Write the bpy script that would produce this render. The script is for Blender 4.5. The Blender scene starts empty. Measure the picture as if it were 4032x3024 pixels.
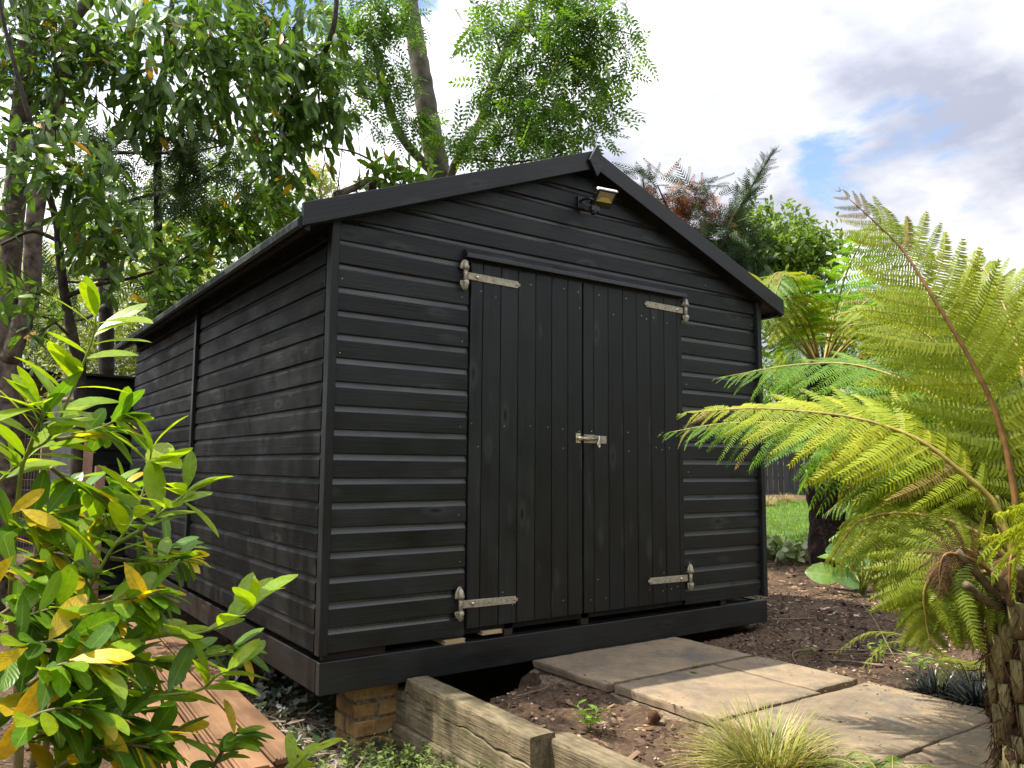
import bpy, math, random
import numpy as np
from mathutils import Vector, Matrix, noise as mnoise

random.seed(7); RNG = np.random.default_rng(7)
scene = bpy.context.scene
COL = scene.collection
PI = math.pi

# ------------------------------------------------------------------ camera, sky, sun, exposure
cam_d = bpy.data.cameras.new('camera'); cam = bpy.data.objects.new('camera', cam_d); COL.objects.link(cam)
CAM = Vector((-1.3491, -3.3451, 0.811))
cr, cu, cf = Vector((0.81644758, -0.5773661, 0.00785715)), Vector((-0.06637944, -0.08033197, 0.99455545)), Vector((0.57359142, 0.81252395, 0.10391208))
cam.matrix_world = Matrix(((cr.x, cu.x, -cf.x, CAM.x), (cr.y, cu.y, -cf.y, CAM.y), (cr.z, cu.z, -cf.z, CAM.z), (0, 0, 0, 1)))
cam_d.sensor_width = 36; cam_d.lens = 27.838; cam_d.clip_start = 0.05; cam_d.clip_end = 2000
scene.camera = cam

TO_SUN = Vector((-0.45, 0.28, 1.0)).normalized()
SUN_EL = math.asin(TO_SUN.z); SUN_ROT = math.atan2(TO_SUN.x, TO_SUN.y)
sun_d = bpy.data.lights.new('sun', 'SUN'); sun_d.energy = 3.1; sun_d.angle = math.radians(0.55); sun_d.color = (1.0, 0.93, 0.80)
sun = bpy.data.objects.new('sun', sun_d); COL.objects.link(sun); sun.location = (-6, 4, 12)
sun.rotation_euler = TO_SUN.to_track_quat('Z', 'Y').to_euler()

world = bpy.data.worlds.new('World'); scene.world = world; world.use_nodes = True
def build_world():
    nt = world.node_tree; N = nt.nodes; L = nt.links; N.clear()
    out = N.new('ShaderNodeOutputWorld'); bg = N.new('ShaderNodeBackground'); bg.inputs['Strength'].default_value = 0.10
    sky = N.new('ShaderNodeTexSky'); sky.sky_type = 'NISHITA'; sky.sun_disc = False
    sky.sun_elevation = SUN_EL; sky.sun_rotation = SUN_ROT
    tc = N.new('ShaderNodeTexCoord')
    sep = N.new('ShaderNodeSeparateXYZ'); L.new(tc.outputs['Generated'], sep.inputs[0])
    zc = N.new('ShaderNodeMath'); zc.operation = 'MAXIMUM'; L.new(sep.outputs['Z'], zc.inputs[0]); zc.inputs[1].default_value = 0.0
    za = N.new('ShaderNodeMath'); za.operation = 'ADD'; L.new(zc.outputs[0], za.inputs[0]); za.inputs[1].default_value = 0.22
    dx = N.new('ShaderNodeMath'); dx.operation = 'DIVIDE'; L.new(sep.outputs['X'], dx.inputs[0]); L.new(za.outputs[0], dx.inputs[1])
    dy = N.new('ShaderNodeMath'); dy.operation = 'DIVIDE'; L.new(sep.outputs['Y'], dy.inputs[0]); L.new(za.outputs[0], dy.inputs[1])
    cmb = N.new('ShaderNodeCombineXYZ'); L.new(dx.outputs[0], cmb.inputs['X']); L.new(dy.outputs[0], cmb.inputs['Y'])
    mp = N.new('ShaderNodeMapping'); mp.inputs['Location'].default_value = CLOUD_OFF; L.new(cmb.outputs[0], mp.inputs['Vector'])
    n1 = N.new('ShaderNodeTexNoise'); n1.inputs['Scale'].default_value = 1.5; n1.inputs['Detail'].default_value = 9; n1.inputs['Roughness'].default_value = 0.58; n1.inputs['Distortion'].default_value = 0.25
    L.new(mp.outputs[0], n1.inputs['Vector'])
    cov = N.new('ShaderNodeMapRange'); cov.interpolation_type = 'SMOOTHSTEP'; cov.inputs['From Min'].default_value = 0.355; cov.inputs['From Max'].default_value = 0.435
    L.new(n1.outputs['Fac'], cov.inputs['Value'])
    n2 = N.new('ShaderNodeTexNoise'); n2.inputs['Scale'].default_value = 1.5; n2.inputs['Detail'].default_value = 8; n2.inputs['Roughness'].default_value = 0.55
    mp2 = N.new('ShaderNodeMapping'); mp2.inputs['Location'].default_value = (CLOUD_OFF[0] + 7.3, CLOUD_OFF[1] + 1.9, 4.2); L.new(cmb.outputs[0], mp2.inputs['Vector']); L.new(mp2.outputs[0], n2.inputs['Vector'])
    rmp = N.new('ShaderNodeValToRGB'); e = rmp.color_ramp.elements
    e[0].position = 0.40; e[0].color = (2.0, 2.1, 2.6, 1); e[1].position = 0.60; e[1].color = (4.9, 4.9, 5.0, 1)
    L.new(n2.outputs['Fac'], rmp.inputs['Fac'])
    mx = N.new('ShaderNodeMix'); mx.data_type = 'RGBA'; L.new(cov.outputs['Result'], mx.inputs['Factor']); L.new(sky.outputs[0], mx.inputs['A']); L.new(rmp.outputs[0], mx.inputs['B'])
    # clouds glow towards the sun
    dt = N.new('ShaderNodeVectorMath'); dt.operation = 'DOT_PRODUCT'; L.new(tc.outputs['Generated'], dt.inputs[0]); dt.inputs[1].default_value = TO_SUN
    mx0 = N.new('ShaderNodeMath'); mx0.operation = 'MAXIMUM'; L.new(dt.outputs['Value'], mx0.inputs[0]); mx0.inputs[1].default_value = 0.0
    pw = N.new('ShaderNodeMath'); pw.operation = 'POWER'; L.new(mx0.outputs[0], pw.inputs[0]); pw.inputs[1].default_value = 1.6
    gl = N.new('ShaderNodeMath'); gl.operation = 'MULTIPLY_ADD'; L.new(pw.outputs[0], gl.inputs[0]); gl.inputs[1].default_value = 2.3; gl.inputs[2].default_value = 1.0
    vm = N.new('ShaderNodeVectorMath'); vm.operation = 'SCALE'; L.new(rmp.outputs[0], vm.inputs[0]); L.new(gl.outputs[0], vm.inputs['Scale']); L.new(vm.outputs[0], mx.inputs['B'])
    L.new(mx.outputs['Result'], bg.inputs['Color']); L.new(bg.outputs[0], out.inputs[0])
CLOUD_OFF = (-8.6, 5.9, 0.0)
build_world()
scene.view_settings.view_transform = 'Standard'; scene.view_settings.look = 'None'
scene.view_settings.exposure = 1.45; scene.view_settings.gamma = 1.0; scene.view_settings.use_curve_mapping = False
cy = scene.cycles; cy.max_bounces = 5; cy.diffuse_bounces = 3; cy.glossy_bounces = 2; cy.transmission_bounces = 3; cy.transparent_max_bounces = 6
cy.use_denoising = True; cy.sample_clamp_indirect = 4.0; cy.caustics_reflective = False; cy.caustics_refractive = False

# ------------------------------------------------------------------ helpers: objects
WM = {}                                             # world matrix of everything made so far
ID = Matrix.Identity(4)
def put(o, parent=None, m=ID):
    COL.objects.link(o)
    if parent is None: o.matrix_world = m
    else:
        o.parent = parent; o.matrix_local = WM[parent.name].inverted() @ m
    WM[o.name] = m.copy()
    return o
def tag(o, label=None, cat=None, group=None, kind=None):
    if label: o['label'] = label
    if cat: o['category'] = cat
    if group: o['group'] = group
    if kind: o['kind'] = kind
    return o
def thing(name, label, cat, loc, group=None):
    return tag(put(bpy.data.objects.new(name, None), None, Matrix.Translation(loc)), label, cat, group)
def inst(name, me, parent=None, m=ID):
    return put(bpy.data.objects.new(name, me), parent, m)

class MB:
    """collects vertices and faces of ONE piece"""
    def __init__(s): s.v = []; s.f = []
    def box(s, x0, x1, y0, y1, z0, z1):
        b = len(s.v); s.v += [(x0,y0,z0),(x1,y0,z0),(x1,y1,z0),(x0,y1,z0),(x0,y0,z1),(x1,y0,z1),(x1,y1,z1),(x0,y1,z1)]
        s.f += [tuple(b+i for i in q) for q in ((3,2,1,0),(4,5,6,7),(0,1,5,4),(1,2,6,5),(2,3,7,6),(3,0,4,7))]; return s
    def prism(s, pts, y0, y1):                      # outline in xz, extruded along y
        b = len(s.v); n = len(pts)
        s.v += [(x, y0, z) for x, z in pts] + [(x, y1, z) for x, z in pts]
        s.f += [tuple(b+i for i in range(n)), tuple(b+n+i for i in reversed(range(n)))]
        s.f += [(b+i, b+n+i, b+n+(i+1) % n, b+(i+1) % n) for i in range(n)]; return s
    def tube(s, pts, rad, n=6, caps=True):
        pts = [Vector(p) for p in pts]; b = len(s.v); m = len(pts)
        if not hasattr(rad, '__len__'): rad = [rad]*m
        t0 = (pts[1]-pts[0]).normalized(); u = t0.orthogonal().normalized()
        for i, p in enumerate(pts):
            t = (pts[min(i+1, m-1)]-pts[max(i-1, 0)]).normalized(); u = (u-t*u.dot(t)); u = u.normalized() if u.length > 1e-6 else t.orthogonal().normalized(); w = t.cross(u)
            for k in range(n):
                a = 2*PI*k/n; s.v.append(tuple(p+(u*math.cos(a)+w*math.sin(a))*rad[i]))
        for i in range(m-1):
            for k in range(n):
                k2 = (k+1) % n; s.f.append((b+i*n+k, b+i*n+k2, b+(i+1)*n+k2, b+(i+1)*n+k))
        if caps: s.f += [tuple(b+k for k in reversed(range(n))), tuple(b+(m-1)*n+k for k in range(n))]
        return s
    def mesh(s, name, mat, smooth=False, bevel=0):
        me = bpy.data.meshes.new(name); me.from_pydata(s.v, [], s.f); me.validate()
        if mat: me.materials.append(mat)
        if bevel: bevel_mesh(me, bevel)
        if smooth: me.shade_smooth()
        return me
    def build(s, name, mat, parent=None, smooth=False, bevel=0, m=ID):
        return inst(name, s.mesh(name, mat, smooth, bevel), parent, m)
def bevel_mesh(me, w, seg=1):
    import bmesh
    bm = bmesh.new(); bm.from_mesh(me)
    bmesh.ops.bevel(bm, geom=[e for e in bm.edges if len(e.link_faces) == 2 and e.calc_face_angle(0) > 0.6], offset=w, segments=seg, affect='EDGES', profile=0.6)
    bm.to_mesh(me); bm.free()
TPL_ATTR = {}                                       # leaf templates: along and across coordinates of each vertex
def np_mesh(name, V, T, mat, rnd=None, smooth=False, tpl=None):
    V = np.ascontiguousarray(V, dtype=np.float32); T = np.ascontiguousarray(T, dtype=np.int32)
    me = bpy.data.meshes.new(name); k = T.shape[1]
    me.vertices.add(len(V)); me.vertices.foreach_set('co', V.ravel())
    me.loops.add(T.size); me.loops.foreach_set('vertex_index', T.ravel())
    me.polygons.add(len(T)); me.polygons.foreach_set('loop_start', np.arange(0, T.size, k, dtype=np.int32))
    if smooth: me.polygons.foreach_set('use_smooth', np.ones(len(T), dtype=bool))
    me.update(calc_edges=True)
    if rnd is not None:
        a = me.attributes.new('rnd', 'FLOAT', 'POINT'); a.data.foreach_set('value', np.ascontiguousarray(rnd, dtype=np.float32))
    if tpl is not None and id(tpl[0]) in TPL_ATTR:
        lu, lv = TPL_ATTR[id(tpl[0])]; k = len(V)//len(lu)
        for nm, ar in (('lu', lu), ('lv', lv)):
            a = me.attributes.new(nm, 'FLOAT', 'POINT'); a.data.foreach_set('value', np.ascontiguousarray(np.tile(ar, k), dtype=np.float32))
    if mat: me.materials.append(mat)
    return me
def unit(a): return a/np.maximum(np.linalg.norm(a, axis=-1, keepdims=True), 1e-9)
def frames(d, n):
    x = unit(d); y = unit(np.cross(n, x)); z = np.cross(x, y)
    return np.stack([x, y, z], axis=-1)
def stamp(tpl, loc, d, n, s):
    """many copies of a template (verts, tris) as one array pair"""
    tv, tf = tpl; M = frames(d, n); k = len(tv)
    s = np.asarray(s); s = s[:, None] if s.ndim == 1 else s
    tvs = tv[None]*s[:, None, :]
    V = np.einsum('nij,nkj->nki', M, tvs)+loc[:, None, :]
    T = tf[None]+(np.arange(len(loc))*k)[:, None, None]
    return V.reshape(-1, 3), T.reshape(-1, tf.shape[1])
def leaf_parts(parent, name, tpl_mesh, tpl, loc, d, n, s, rnd, mat, n_obj, rest='foliage', flat=False):
    """the n_obj leaves nearest to the camera as parts of their own, the rest as one joined part"""
    loc = np.asarray(loc, float); dist = np.linalg.norm(loc-np.array(CAM), axis=1); o = np.argsort(dist)
    loc, d, n, s, rnd = loc[o], np.asarray(d)[o], np.asarray(n)[o], np.asarray(s)[o], np.asarray(rnd)[o]
    if n_obj:
        M = frames(d[:n_obj], n[:n_obj])
        for i in range(min(n_obj, len(loc))):
            m = Matrix.Identity(4)
            sc = s[i] if np.ndim(s[i]) else (s[i],)*3
            for a in range(3):
                for b in range(3): m[a][b] = M[i, a, b]*sc[b]
            m.translation = Vector(loc[i]); inst(name, tpl_mesh, parent, m)
    if len(loc) > n_obj:
        V, T = stamp(tpl, loc[n_obj:], d[n_obj:], n[n_obj:], s[n_obj:])
        tag(inst(rest, np_mesh(rest, V, T, mat, np.repeat(rnd[n_obj:], len(tpl[0])), not flat, tpl), parent), kind='stuff')
def spline(pts, n):
    """Catmull-Rom through pts, n samples"""
    P = np.array(pts, float); P = np.vstack([2*P[0]-P[1], P, 2*P[-1]-P[-2]]); m = len(P)-3
    t = np.linspace(0, m-1e-6, n); i = t.astype(int); u = (t-i)[:, None]
    a, b, c, e = P[i], P[i+1], P[i+2], P[i+3]
    return 0.5*((2*b)+(-a+c)*u+(2*a-5*b+4*c-e)*u*u+(-a+3*b-3*c+e)*u**3)
def rdirs(n, flat=1.0):
    v = RNG.normal(size=(n, 3)); v[:, 2] *= flat; return unit(v)

# ------------------------------------------------------------------ helpers: materials
def new_mat(name):
    m = bpy.data.materials.new(name); m.use_nodes = True; nt = m.node_tree; p = nt.nodes['Principled BSDF']
    return m, nt, p
def nd(nt, t, **kw):
    n = nt.nodes.new(t)
    for k, v in kw.items():
        if k.startswith('i_'): n.inputs[k[2:].replace('_', ' ')].default_value = v
        else: setattr(n, k, v)
    return n
def ramp(nt, fac, stops):
    r = nt.nodes.new('ShaderNodeValToRGB'); e = r.color_ramp.elements
    while len(e) < len(stops): e.new(0.5)
    for k, (p, c) in zip(e, stops): k.position = p; k.color = (*c, 1)
    nt.links.new(fac, r.inputs['Fac']); return r.outputs['Color']
def mixc(nt, fac, a, b, mode='MIX'):
    m = nt.nodes.new('ShaderNodeMix'); m.data_type = 'RGBA'; m.blend_type = mode
    for s, v in (('Factor', fac), ('A', a), ('B', b)):
        if hasattr(v, 'is_output'): nt.links.new(v, m.inputs[s])
        else: m.inputs[s].default_value = (*v, 1) if isinstance(v, tuple) else v
    return m.outputs['Result']
def obj_coord(nt, scale=(1, 1, 1), rnd=True):
    tc = nt.nodes.new('ShaderNodeTexCoord'); mp = nt.nodes.new('ShaderNodeMapping'); mp.inputs['Scale'].default_value = scale
    if rnd:
        oi = nt.nodes.new('ShaderNodeObjectInfo'); mul = nd(nt, 'ShaderNodeVectorMath', operation='SCALE'); mul.inputs[0].default_value = (37.0, 91.0, 53.0)
        nt.links.new(oi.outputs['Random'], mul.inputs['Scale'])
        add = nd(nt, 'ShaderNodeVectorMath', operation='ADD'); nt.links.new(tc.outputs['Object'], add.inputs[0]); nt.links.new(mul.outputs[0], add.inputs[1])
        nt.links.new(add.outputs[0], mp.inputs['Vector'])
    else: nt.links.new(tc.outputs['Object'], mp.inputs['Vector'])
    return mp.outputs['Vector']
def noise(nt, vec, scale, detail=4, rough=0.55, dist=0.0):
    n = nd(nt, 'ShaderNodeTexNoise'); n.inputs['Scale'].default_value = scale; n.inputs['Detail'].default_value = detail; n.inputs['Roughness'].default_value = rough; n.inputs['Distortion'].default_value = dist
    nt.links.new(vec, n.inputs['Vector']); return n.outputs['Fac']
def bump(nt, p, h, strength, dist):
    b = nd(nt, 'ShaderNodeBump'); b.inputs['Strength'].default_value = strength; b.inputs['Distance'].default_value = dist
    nt.links.new(h, b.inputs['Height']); nt.links.new(b.outputs[0], p.inputs['Normal'])
def wood(name, dark, mid, light, rough=(0.35, 0.6), knots=True, wear=None, spec=0.5, bstr=0.22):
    """board wood, grain along local x"""
    m, nt, p = new_mat(name)
    v = obj_coord(nt, (0.55, 15, 15)); g = noise(nt, v, 3.2, 5, 0.55, 1.1)
    v2 = obj_coord(nt, (5, 220, 220)); fine = noise(nt, v2, 1.0, 3, 0.6)
    v3 = obj_coord(nt, (1.5, 3, 3)); pat = noise(nt, v3, 2.0, 5, 0.6)
    col = ramp(nt, g, [(0.3, dark), (0.52, mid), (0.75, light)])
    col = mixc(nt, 0.35, col, ramp(nt, fine, [(0.35, dark), (0.7, light)]))
    col = mixc(nt, 0.6, col, ramp(nt, pat, [(0.3, tuple(c*0.4 for c in mid)), (0.7, tuple(c*1.75 for c in mid))]))
    oi = nd(nt, 'ShaderNodeObjectInfo'); vr = nd(nt, 'ShaderNodeMapRange'); nt.links.new(oi.outputs['Random'], vr.inputs['Value']); vr.inputs['To Min'].default_value = 0.62; vr.inputs['To Max'].default_value = 1.38
    col = mixc(nt, 1.0, col, vr.outputs['Result'], 'MULTIPLY')
    h = nd(nt, 'ShaderNodeMath', operation='ADD'); nt.links.new(g, h.inputs[0]); nt.links.new(fine, h.inputs[1]); hh = h.outputs[0]
    if knots:
        vk = obj_coord(nt, (2.6, 7.5, 7.5)); vo = nd(nt, 'ShaderNodeTexVoronoi'); vo.inputs['Scale'].default_value = 1.0; vo.inputs['Randomness'].default_value = 1.0
        nt.links.new(vk, vo.inputs['Vector'])
        k = nd(nt, 'ShaderNodeMapRange', interpolation_type='SMOOTHSTEP'); nt.links.new(vo.outputs['Distance'], k.inputs['Value']); k.inputs['From Min'].default_value = 0.03; k.inputs['From Max'].default_value = 0.13; k.inputs['To Min'].default_value = 1.0; k.inputs['To Max'].default_value = 0.0
        kr = nd(nt, 'ShaderNodeMapRange', interpolation_type='SMOOTHSTEP'); nt.links.new(vo.outputs['Distance'], kr.inputs['Value']); kr.inputs['From Min'].default_value = 0.10; kr.inputs['From Max'].default_value = 0.26; kr.inputs['To Min'].default_value = 0.8; kr.inputs['To Max'].default_value = 0.0
        col = mixc(nt, kr.outputs['Result'], col, tuple(c*1.25 for c in light)); col = mixc(nt, k.outputs['Result'], col, tuple(c*0.5 for c in dark))
        s2 = nd(nt, 'ShaderNodeMath', operation='MULTIPLY_ADD'); nt.links.new(k.outputs['Result'], s2.inputs[0]); s2.inputs[1].default_value = 0.9; nt.links.new(hh, s2.inputs[2]); hh = s2.outputs[0]
    if wear:
        vw = obj_coord(nt, (2.2, 9, 9)); w = noise(nt, vw, 1.6, 6, 0.65)
        wf = nd(nt, 'ShaderNodeMapRange', interpolation_type='SMOOTHSTEP'); nt.links.new(w, wf.inputs['Value']); wf.inputs['From Min'].default_value = wear[1]; wf.inputs['From Max'].default_value = wear[1]+0.14
        col = mixc(nt, wf.outputs['Result'], col, wear[0])
    nt.links.new(col, p.inputs['Base Color'])
    rr = nd(nt, 'ShaderNodeMapRange'); nt.links.new(pat, rr.inputs['Value']); rr.inputs['From Min'].default_value = 0.3; rr.inputs['From Max'].default_value = 0.7; rr.inputs['To Min'].default_value = rough[0]; rr.inputs['To Max'].default_value = rough[1]
    nt.links.new(rr.outputs['Result'], p.inputs['Roughness']); p.inputs['Specular IOR Level'].default_value = spec
    bump(nt, p, hh, bstr, 0.004); return m
def leaf_mat(name, stops, trans=0.4, tcol=(0.5, 0.75, 0.05), rough=0.38, spec=0.5, vein=True):
    """stops: colour by the leaf's own random number (object random, or the rnd attribute of a joined mesh)"""
    m, nt, p = new_mat(name)
    at = nd(nt, 'ShaderNodeAttribute', attribute_name='rnd'); oi = nd(nt, 'ShaderNodeObjectInfo')
    ad = nd(nt, 'ShaderNodeMath', operation='ADD'); nt.links.new(at.outputs['Fac'], ad.inputs[0]); nt.links.new(oi.outputs['Random'], ad.inputs[1])
    fr = nd(nt, 'ShaderNodeMath', operation='FRACT'); nt.links.new(ad.outputs[0], fr.inputs[0])
    col = ramp(nt, fr.outputs[0], stops)
    tc = nd(nt, 'ShaderNodeTexCoord'); nz = noise(nt, tc.outputs['Object'], 9.0 if vein else 3.0, 3)
    col = mixc(nt, 0.35, col, ramp(nt, nz, [(0.35, (0.55, 0.55, 0.55)), (0.65, (1.5, 1.5, 1.5))]), 'MULTIPLY')
    if vein:
        lv = nd(nt, 'ShaderNodeAttribute', attribute_name='lv'); lu = nd(nt, 'ShaderNodeAttribute', attribute_name='lu')
        ab = nd(nt, 'ShaderNodeMath', operation='ABSOLUTE'); nt.links.new(lv.outputs['Fac'], ab.inputs[0])
        mr = nd(nt, 'ShaderNodeMapRange', interpolation_type='SMOOTHSTEP'); nt.links.new(ab.outputs[0], mr.inputs['Value']); mr.inputs['From Min'].default_value = 0.03; mr.inputs['From Max'].default_value = 0.10; mr.inputs['To Min'].default_value = 0.55; mr.inputs['To Max'].default_value = 0.0
        col = mixc(nt, mr.outputs['Result'], col, (0.34, 0.42, 0.10))
        ma = nd(nt, 'ShaderNodeMath', operation='MULTIPLY_ADD'); nt.links.new(ab.outputs[0], ma.inputs[0]); ma.inputs[1].default_value = -0.32; nt.links.new(lu.outputs['Fac'], ma.inputs[2])
        sn = nd(nt, 'ShaderNodeMath', operation='MULTIPLY'); nt.links.new(ma.outputs[0], sn.inputs[0]); sn.inputs[1].default_value = 62.0
        si = nd(nt, 'ShaderNodeMath', operation='SINE'); nt.links.new(sn.outputs[0], si.inputs[0])
        col = mixc(nt, 0.30, col, ramp(nt, si.outputs[0], [(0.0, (0.85, 0.85, 0.85)), (0.9, (1.05, 1.05, 1.05)), (1.0, (1.35, 1.30, 1.2))]), 'MULTIPLY'); bump(nt, p, si.outputs[0], 0.12, 0.002)
    nt.links.new(col, p.inputs['Base Color']); p.inputs['Roughness'].default_value = rough; p.inputs['Specular IOR Level'].default_value = spec
    tr = nd(nt, 'ShaderNodeBsdfTranslucent'); tcx = mixc(nt, 1.0, col, tcol, 'MULTIPLY'); nt.links.new(tcx, tr.inputs['Color'])
    mx = nd(nt, 'ShaderNodeMixShader'); mx.inputs[0].default_value = trans
    nt.links.new(p.outputs[0], mx.inputs[1]); nt.links.new(tr.outputs[0], mx.inputs[2])
    nt.links.new(mx.outputs[0], nt.nodes['Material Output'].inputs['Surface']); return m
def plain(name, col, rough=0.5, metal=0.0, var=0.15, scale=20, bstr=0.0, spec=0.5):
    m, nt, p = new_mat(name); v = obj_coord(nt); n = noise(nt, v, scale, 5)
    c = ramp(nt, n, [(0.3, tuple(x*(1-var*2) for x in col)), (0.7, tuple(min(1, x*(1+var)) for x in col))])
    nt.links.new(c, p.inputs['Base Color']); p.inputs['Roughness'].default_value = rough; p.inputs['Metallic'].default_value = metal; p.inputs['Specular IOR Level'].default_value = spec
    if bstr: bump(nt, p, n, bstr, 0.01)
    return m

M = {}
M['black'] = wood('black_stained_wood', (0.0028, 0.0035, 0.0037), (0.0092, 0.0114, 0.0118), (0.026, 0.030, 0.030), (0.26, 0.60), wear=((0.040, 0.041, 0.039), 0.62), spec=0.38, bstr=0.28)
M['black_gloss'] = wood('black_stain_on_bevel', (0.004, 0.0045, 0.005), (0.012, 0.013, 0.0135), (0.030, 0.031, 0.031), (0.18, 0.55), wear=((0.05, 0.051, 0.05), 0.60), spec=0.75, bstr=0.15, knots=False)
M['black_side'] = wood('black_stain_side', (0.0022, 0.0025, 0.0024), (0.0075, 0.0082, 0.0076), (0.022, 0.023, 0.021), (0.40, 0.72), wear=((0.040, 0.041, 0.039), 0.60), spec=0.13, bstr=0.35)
M['base'] = wood('base_board_stain', (0.0035, 0.004, 0.0045), (0.0075, 0.0085, 0.0095), (0.016, 0.017, 0.018), (0.28, 0.55), wear=((0.034, 0.030, 0.026), 0.60))
M['base_worn'] = wood('base_board_worn_stain', (0.005, 0.005, 0.005), (0.011, 0.010, 0.009), (0.024, 0.019, 0.016), (0.40, 0.65), wear=((0.085, 0.040, 0.022), 0.60), spec=0.3)
M['bare'] = wood('new_pine_end', (0.30, 0.22, 0.11), (0.42, 0.32, 0.17), (0.52, 0.42, 0.25), (0.6, 0.8), knots=False)
M['joist'] = wood('dark_floor_timber', (0.02, 0.012, 0.008), (0.04, 0.022, 0.015), (0.06, 0.03, 0.02), (0.6, 0.8), knots=False)
M['cedar'] = wood('tan_dipped_cladding', (0.115, 0.062, 0.030), (0.165, 0.090, 0.045), (0.205, 0.115, 0.060), (0.55, 0.75), knots=False, spec=0.3, bstr=0.15)
M['redwood'] = wood('dark_red_painted_boards', (0.03, 0.010, 0.008), (0.05, 0.016, 0.012), (0.07, 0.022, 0.016), (0.5, 0.7))
M['post'] = wood('weathered_pink_post', (0.22, 0.13, 0.085), (0.34, 0.21, 0.14), (0.45, 0.30, 0.21), (0.7, 0.9), knots=False)
M['galv'] = plain('galvanised_steel', (0.46, 0.42, 0.32), 0.55, 0.35, 0.2, 60, 0.2)
M['zinc'] = plain('bright_zinc', (0.75, 0.70, 0.52), 0.28, 0.9, 0.2, 80)
M['screw'] = plain('brass_screw', (0.55, 0.43, 0.2), 0.35, 0.8, 0.2, 80)
M['rust'] = plain('rust_patch', (0.20, 0.08, 0.03), 0.8, 0.1, 0.3, 120)
M['plastic'] = plain('black_plastic', (0.012, 0.013, 0.014), 0.35, 0, 0.1)
M['whiteplastic'] = plain('white_trim', (0.75, 0.76, 0.78), 0.35, 0, 0.05)
M['reflector'] = plain('yellow_led_reflector', (0.70, 0.62, 0.16), 0.25, 0.2, 0.1)
M['greyreflector'] = plain('grey_reflector', (0.35, 0.33, 0.22), 0.25, 0.4, 0.1)
M['felt'] = plain('green_mineral_felt', (0.030, 0.042, 0.036), 0.8, 0, 0.5, 260, 0.5)
M['inner'] = plain('inner_lining', (0.012, 0.011, 0.010), 0.85, 0, 0.2)

# ------------------------------------------------------------------ ground, terrace, lawn, path
def smooth(e0, e1, x): t = np.clip((x-e0)/(e1-e0), 0, 1); return t*t*(3-2*t)
_P = RNG.uniform(0, 6.28, 40); _D = RNG.uniform(-1, 1, (40, 2))
def wob(x, y, f0=1.0, amp=1.0, k0=0, k=10):
    s = 0
    for i in range(k0, k0+k):
        f = f0*(1.0+0.55*(i-k0)); s = s+np.sin((x*_D[i, 0]+y*_D[i, 1])*f*3+_P[i])/(1+0.35*(i-k0))
    return amp*s/3
def ground_h(x, y):
    x = np.asarray(x, float); y = np.asarray(y, float)
    low = -0.47+0.02*wob(x, y, 1.5)
    ter = -0.215+0.018*wob(x, y, 2.0, 1, 10)
    ter = ter+0.05*np.exp(-((x-3.9)**2+(y-0.15)**2)/0.45)+0.035*np.exp(-((x-0.9)**2+(y+0.55)**2)/0.06)
    ter = ter-0.05*smooth(-0.9, -1.7, y)*(1-smooth(1.0, 1.2, x))
    edge = 0.475+0.095*smooth(-0.93, -1.0, y)
    h = low+(ter-low)*smooth(edge-0.02, edge+0.02, x)
    hole = smooth(-0.33, -0.12, y+0.10*np.abs(x-0.85)/0.3*0.9)*smooth(0.46, 0.5, x)*(1-smooth(1.02, 1.16, x+0.25*(y+0.2)))
    under = smooth(-0.02, 0.10, y)*(1-smooth(4.5, 4.9, y))*smooth(0.05, 0.3, x)*(1-smooth(2.75, 3.0, x))
    h = h+(-0.48-h)*np.maximum(hole, under)
    dep = x*0.577+y*0.817+3.5
    h = h+np.clip(dep-7.5, 0, 40)*0.032+0.04*wob(x*0.15, y*0.15, 1.0)*smooth(8, 14, dep)
    return h
def ground():
    def axis(a, b, st, lo, hi):
        mid = np.arange(a, b+1e-6, st); L = [a]; s = st
        while L[-1] > lo: s *= 1.22; L.append(L[-1]-s)
        R = [b]; s = st
        while R[-1] < hi: s *= 1.22; R.append(R[-1]+s)
        return np.concatenate([np.array(L[1:])[::-1], mid, np.array(R[1:])])
    xs = axis(-1.8, 4.6, 0.028, -400, 400); ys = axis(-3.0, 1.6, 0.028, -400, 400)
    X, Y = np.meshgrid(xs, ys); Z = ground_h(X, Y)
    near = (np.abs(X-1.4) < 4) & (np.abs(Y+0.7) < 3)
    Z = Z+near*(0.006*wob(X, Y, 9, 1, 20)+RNG.normal(0, 0.0035, X.shape))
    n, m = X.shape; V = np.stack([X, Y, Z], -1).reshape(-1, 3)
    i = np.arange(n-1)[:, None]*m+np.arange(m-1)[None]; T = np.stack([i, i+1, i+m+1, i+m], -1).reshape(-1, 4)
    mt, nt, p = new_mat('dark_peaty_soil'); tc = nd(nt, 'ShaderNodeTexCoord'); v = tc.outputs['Object']
    a = noise(nt, v, 2.2, 6, 0.6); b = noise(nt, v, 38, 6, 0.7); c = noise(nt, v, 140, 3, 0.7)
    col = ramp(nt, b, [(0.3, (0.05, 0.033, 0.022)), (0.55, (0.135, 0.092, 0.062)), (0.8, (0.26, 0.185, 0.13))])
    col = mixc(nt, 0.7, col, ramp(nt, a, [(0.35, (0.5, 0.45, 0.42)), (0.65, (1.7, 1.6, 1.45))]), 'MULTIPLY')
    nt.links.new(col, p.inputs['Base Color']); p.inputs['Roughness'].default_value = 0.95; p.inputs['Specular IOR Level'].default_value = 0.2
    h = nd(nt, 'ShaderNodeMath', operation='ADD'); nt.links.new(b, h.inputs[0]); nt.links.new(c, h.inputs[1]); bump(nt, p, h.outputs[0], 0.9, 0.02)
    tag(inst('ground', np_mesh('ground', V, T, mt, None, True)), 'dark brown garden soil with wood chips around the shed', kind='structure')
ground()
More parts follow.
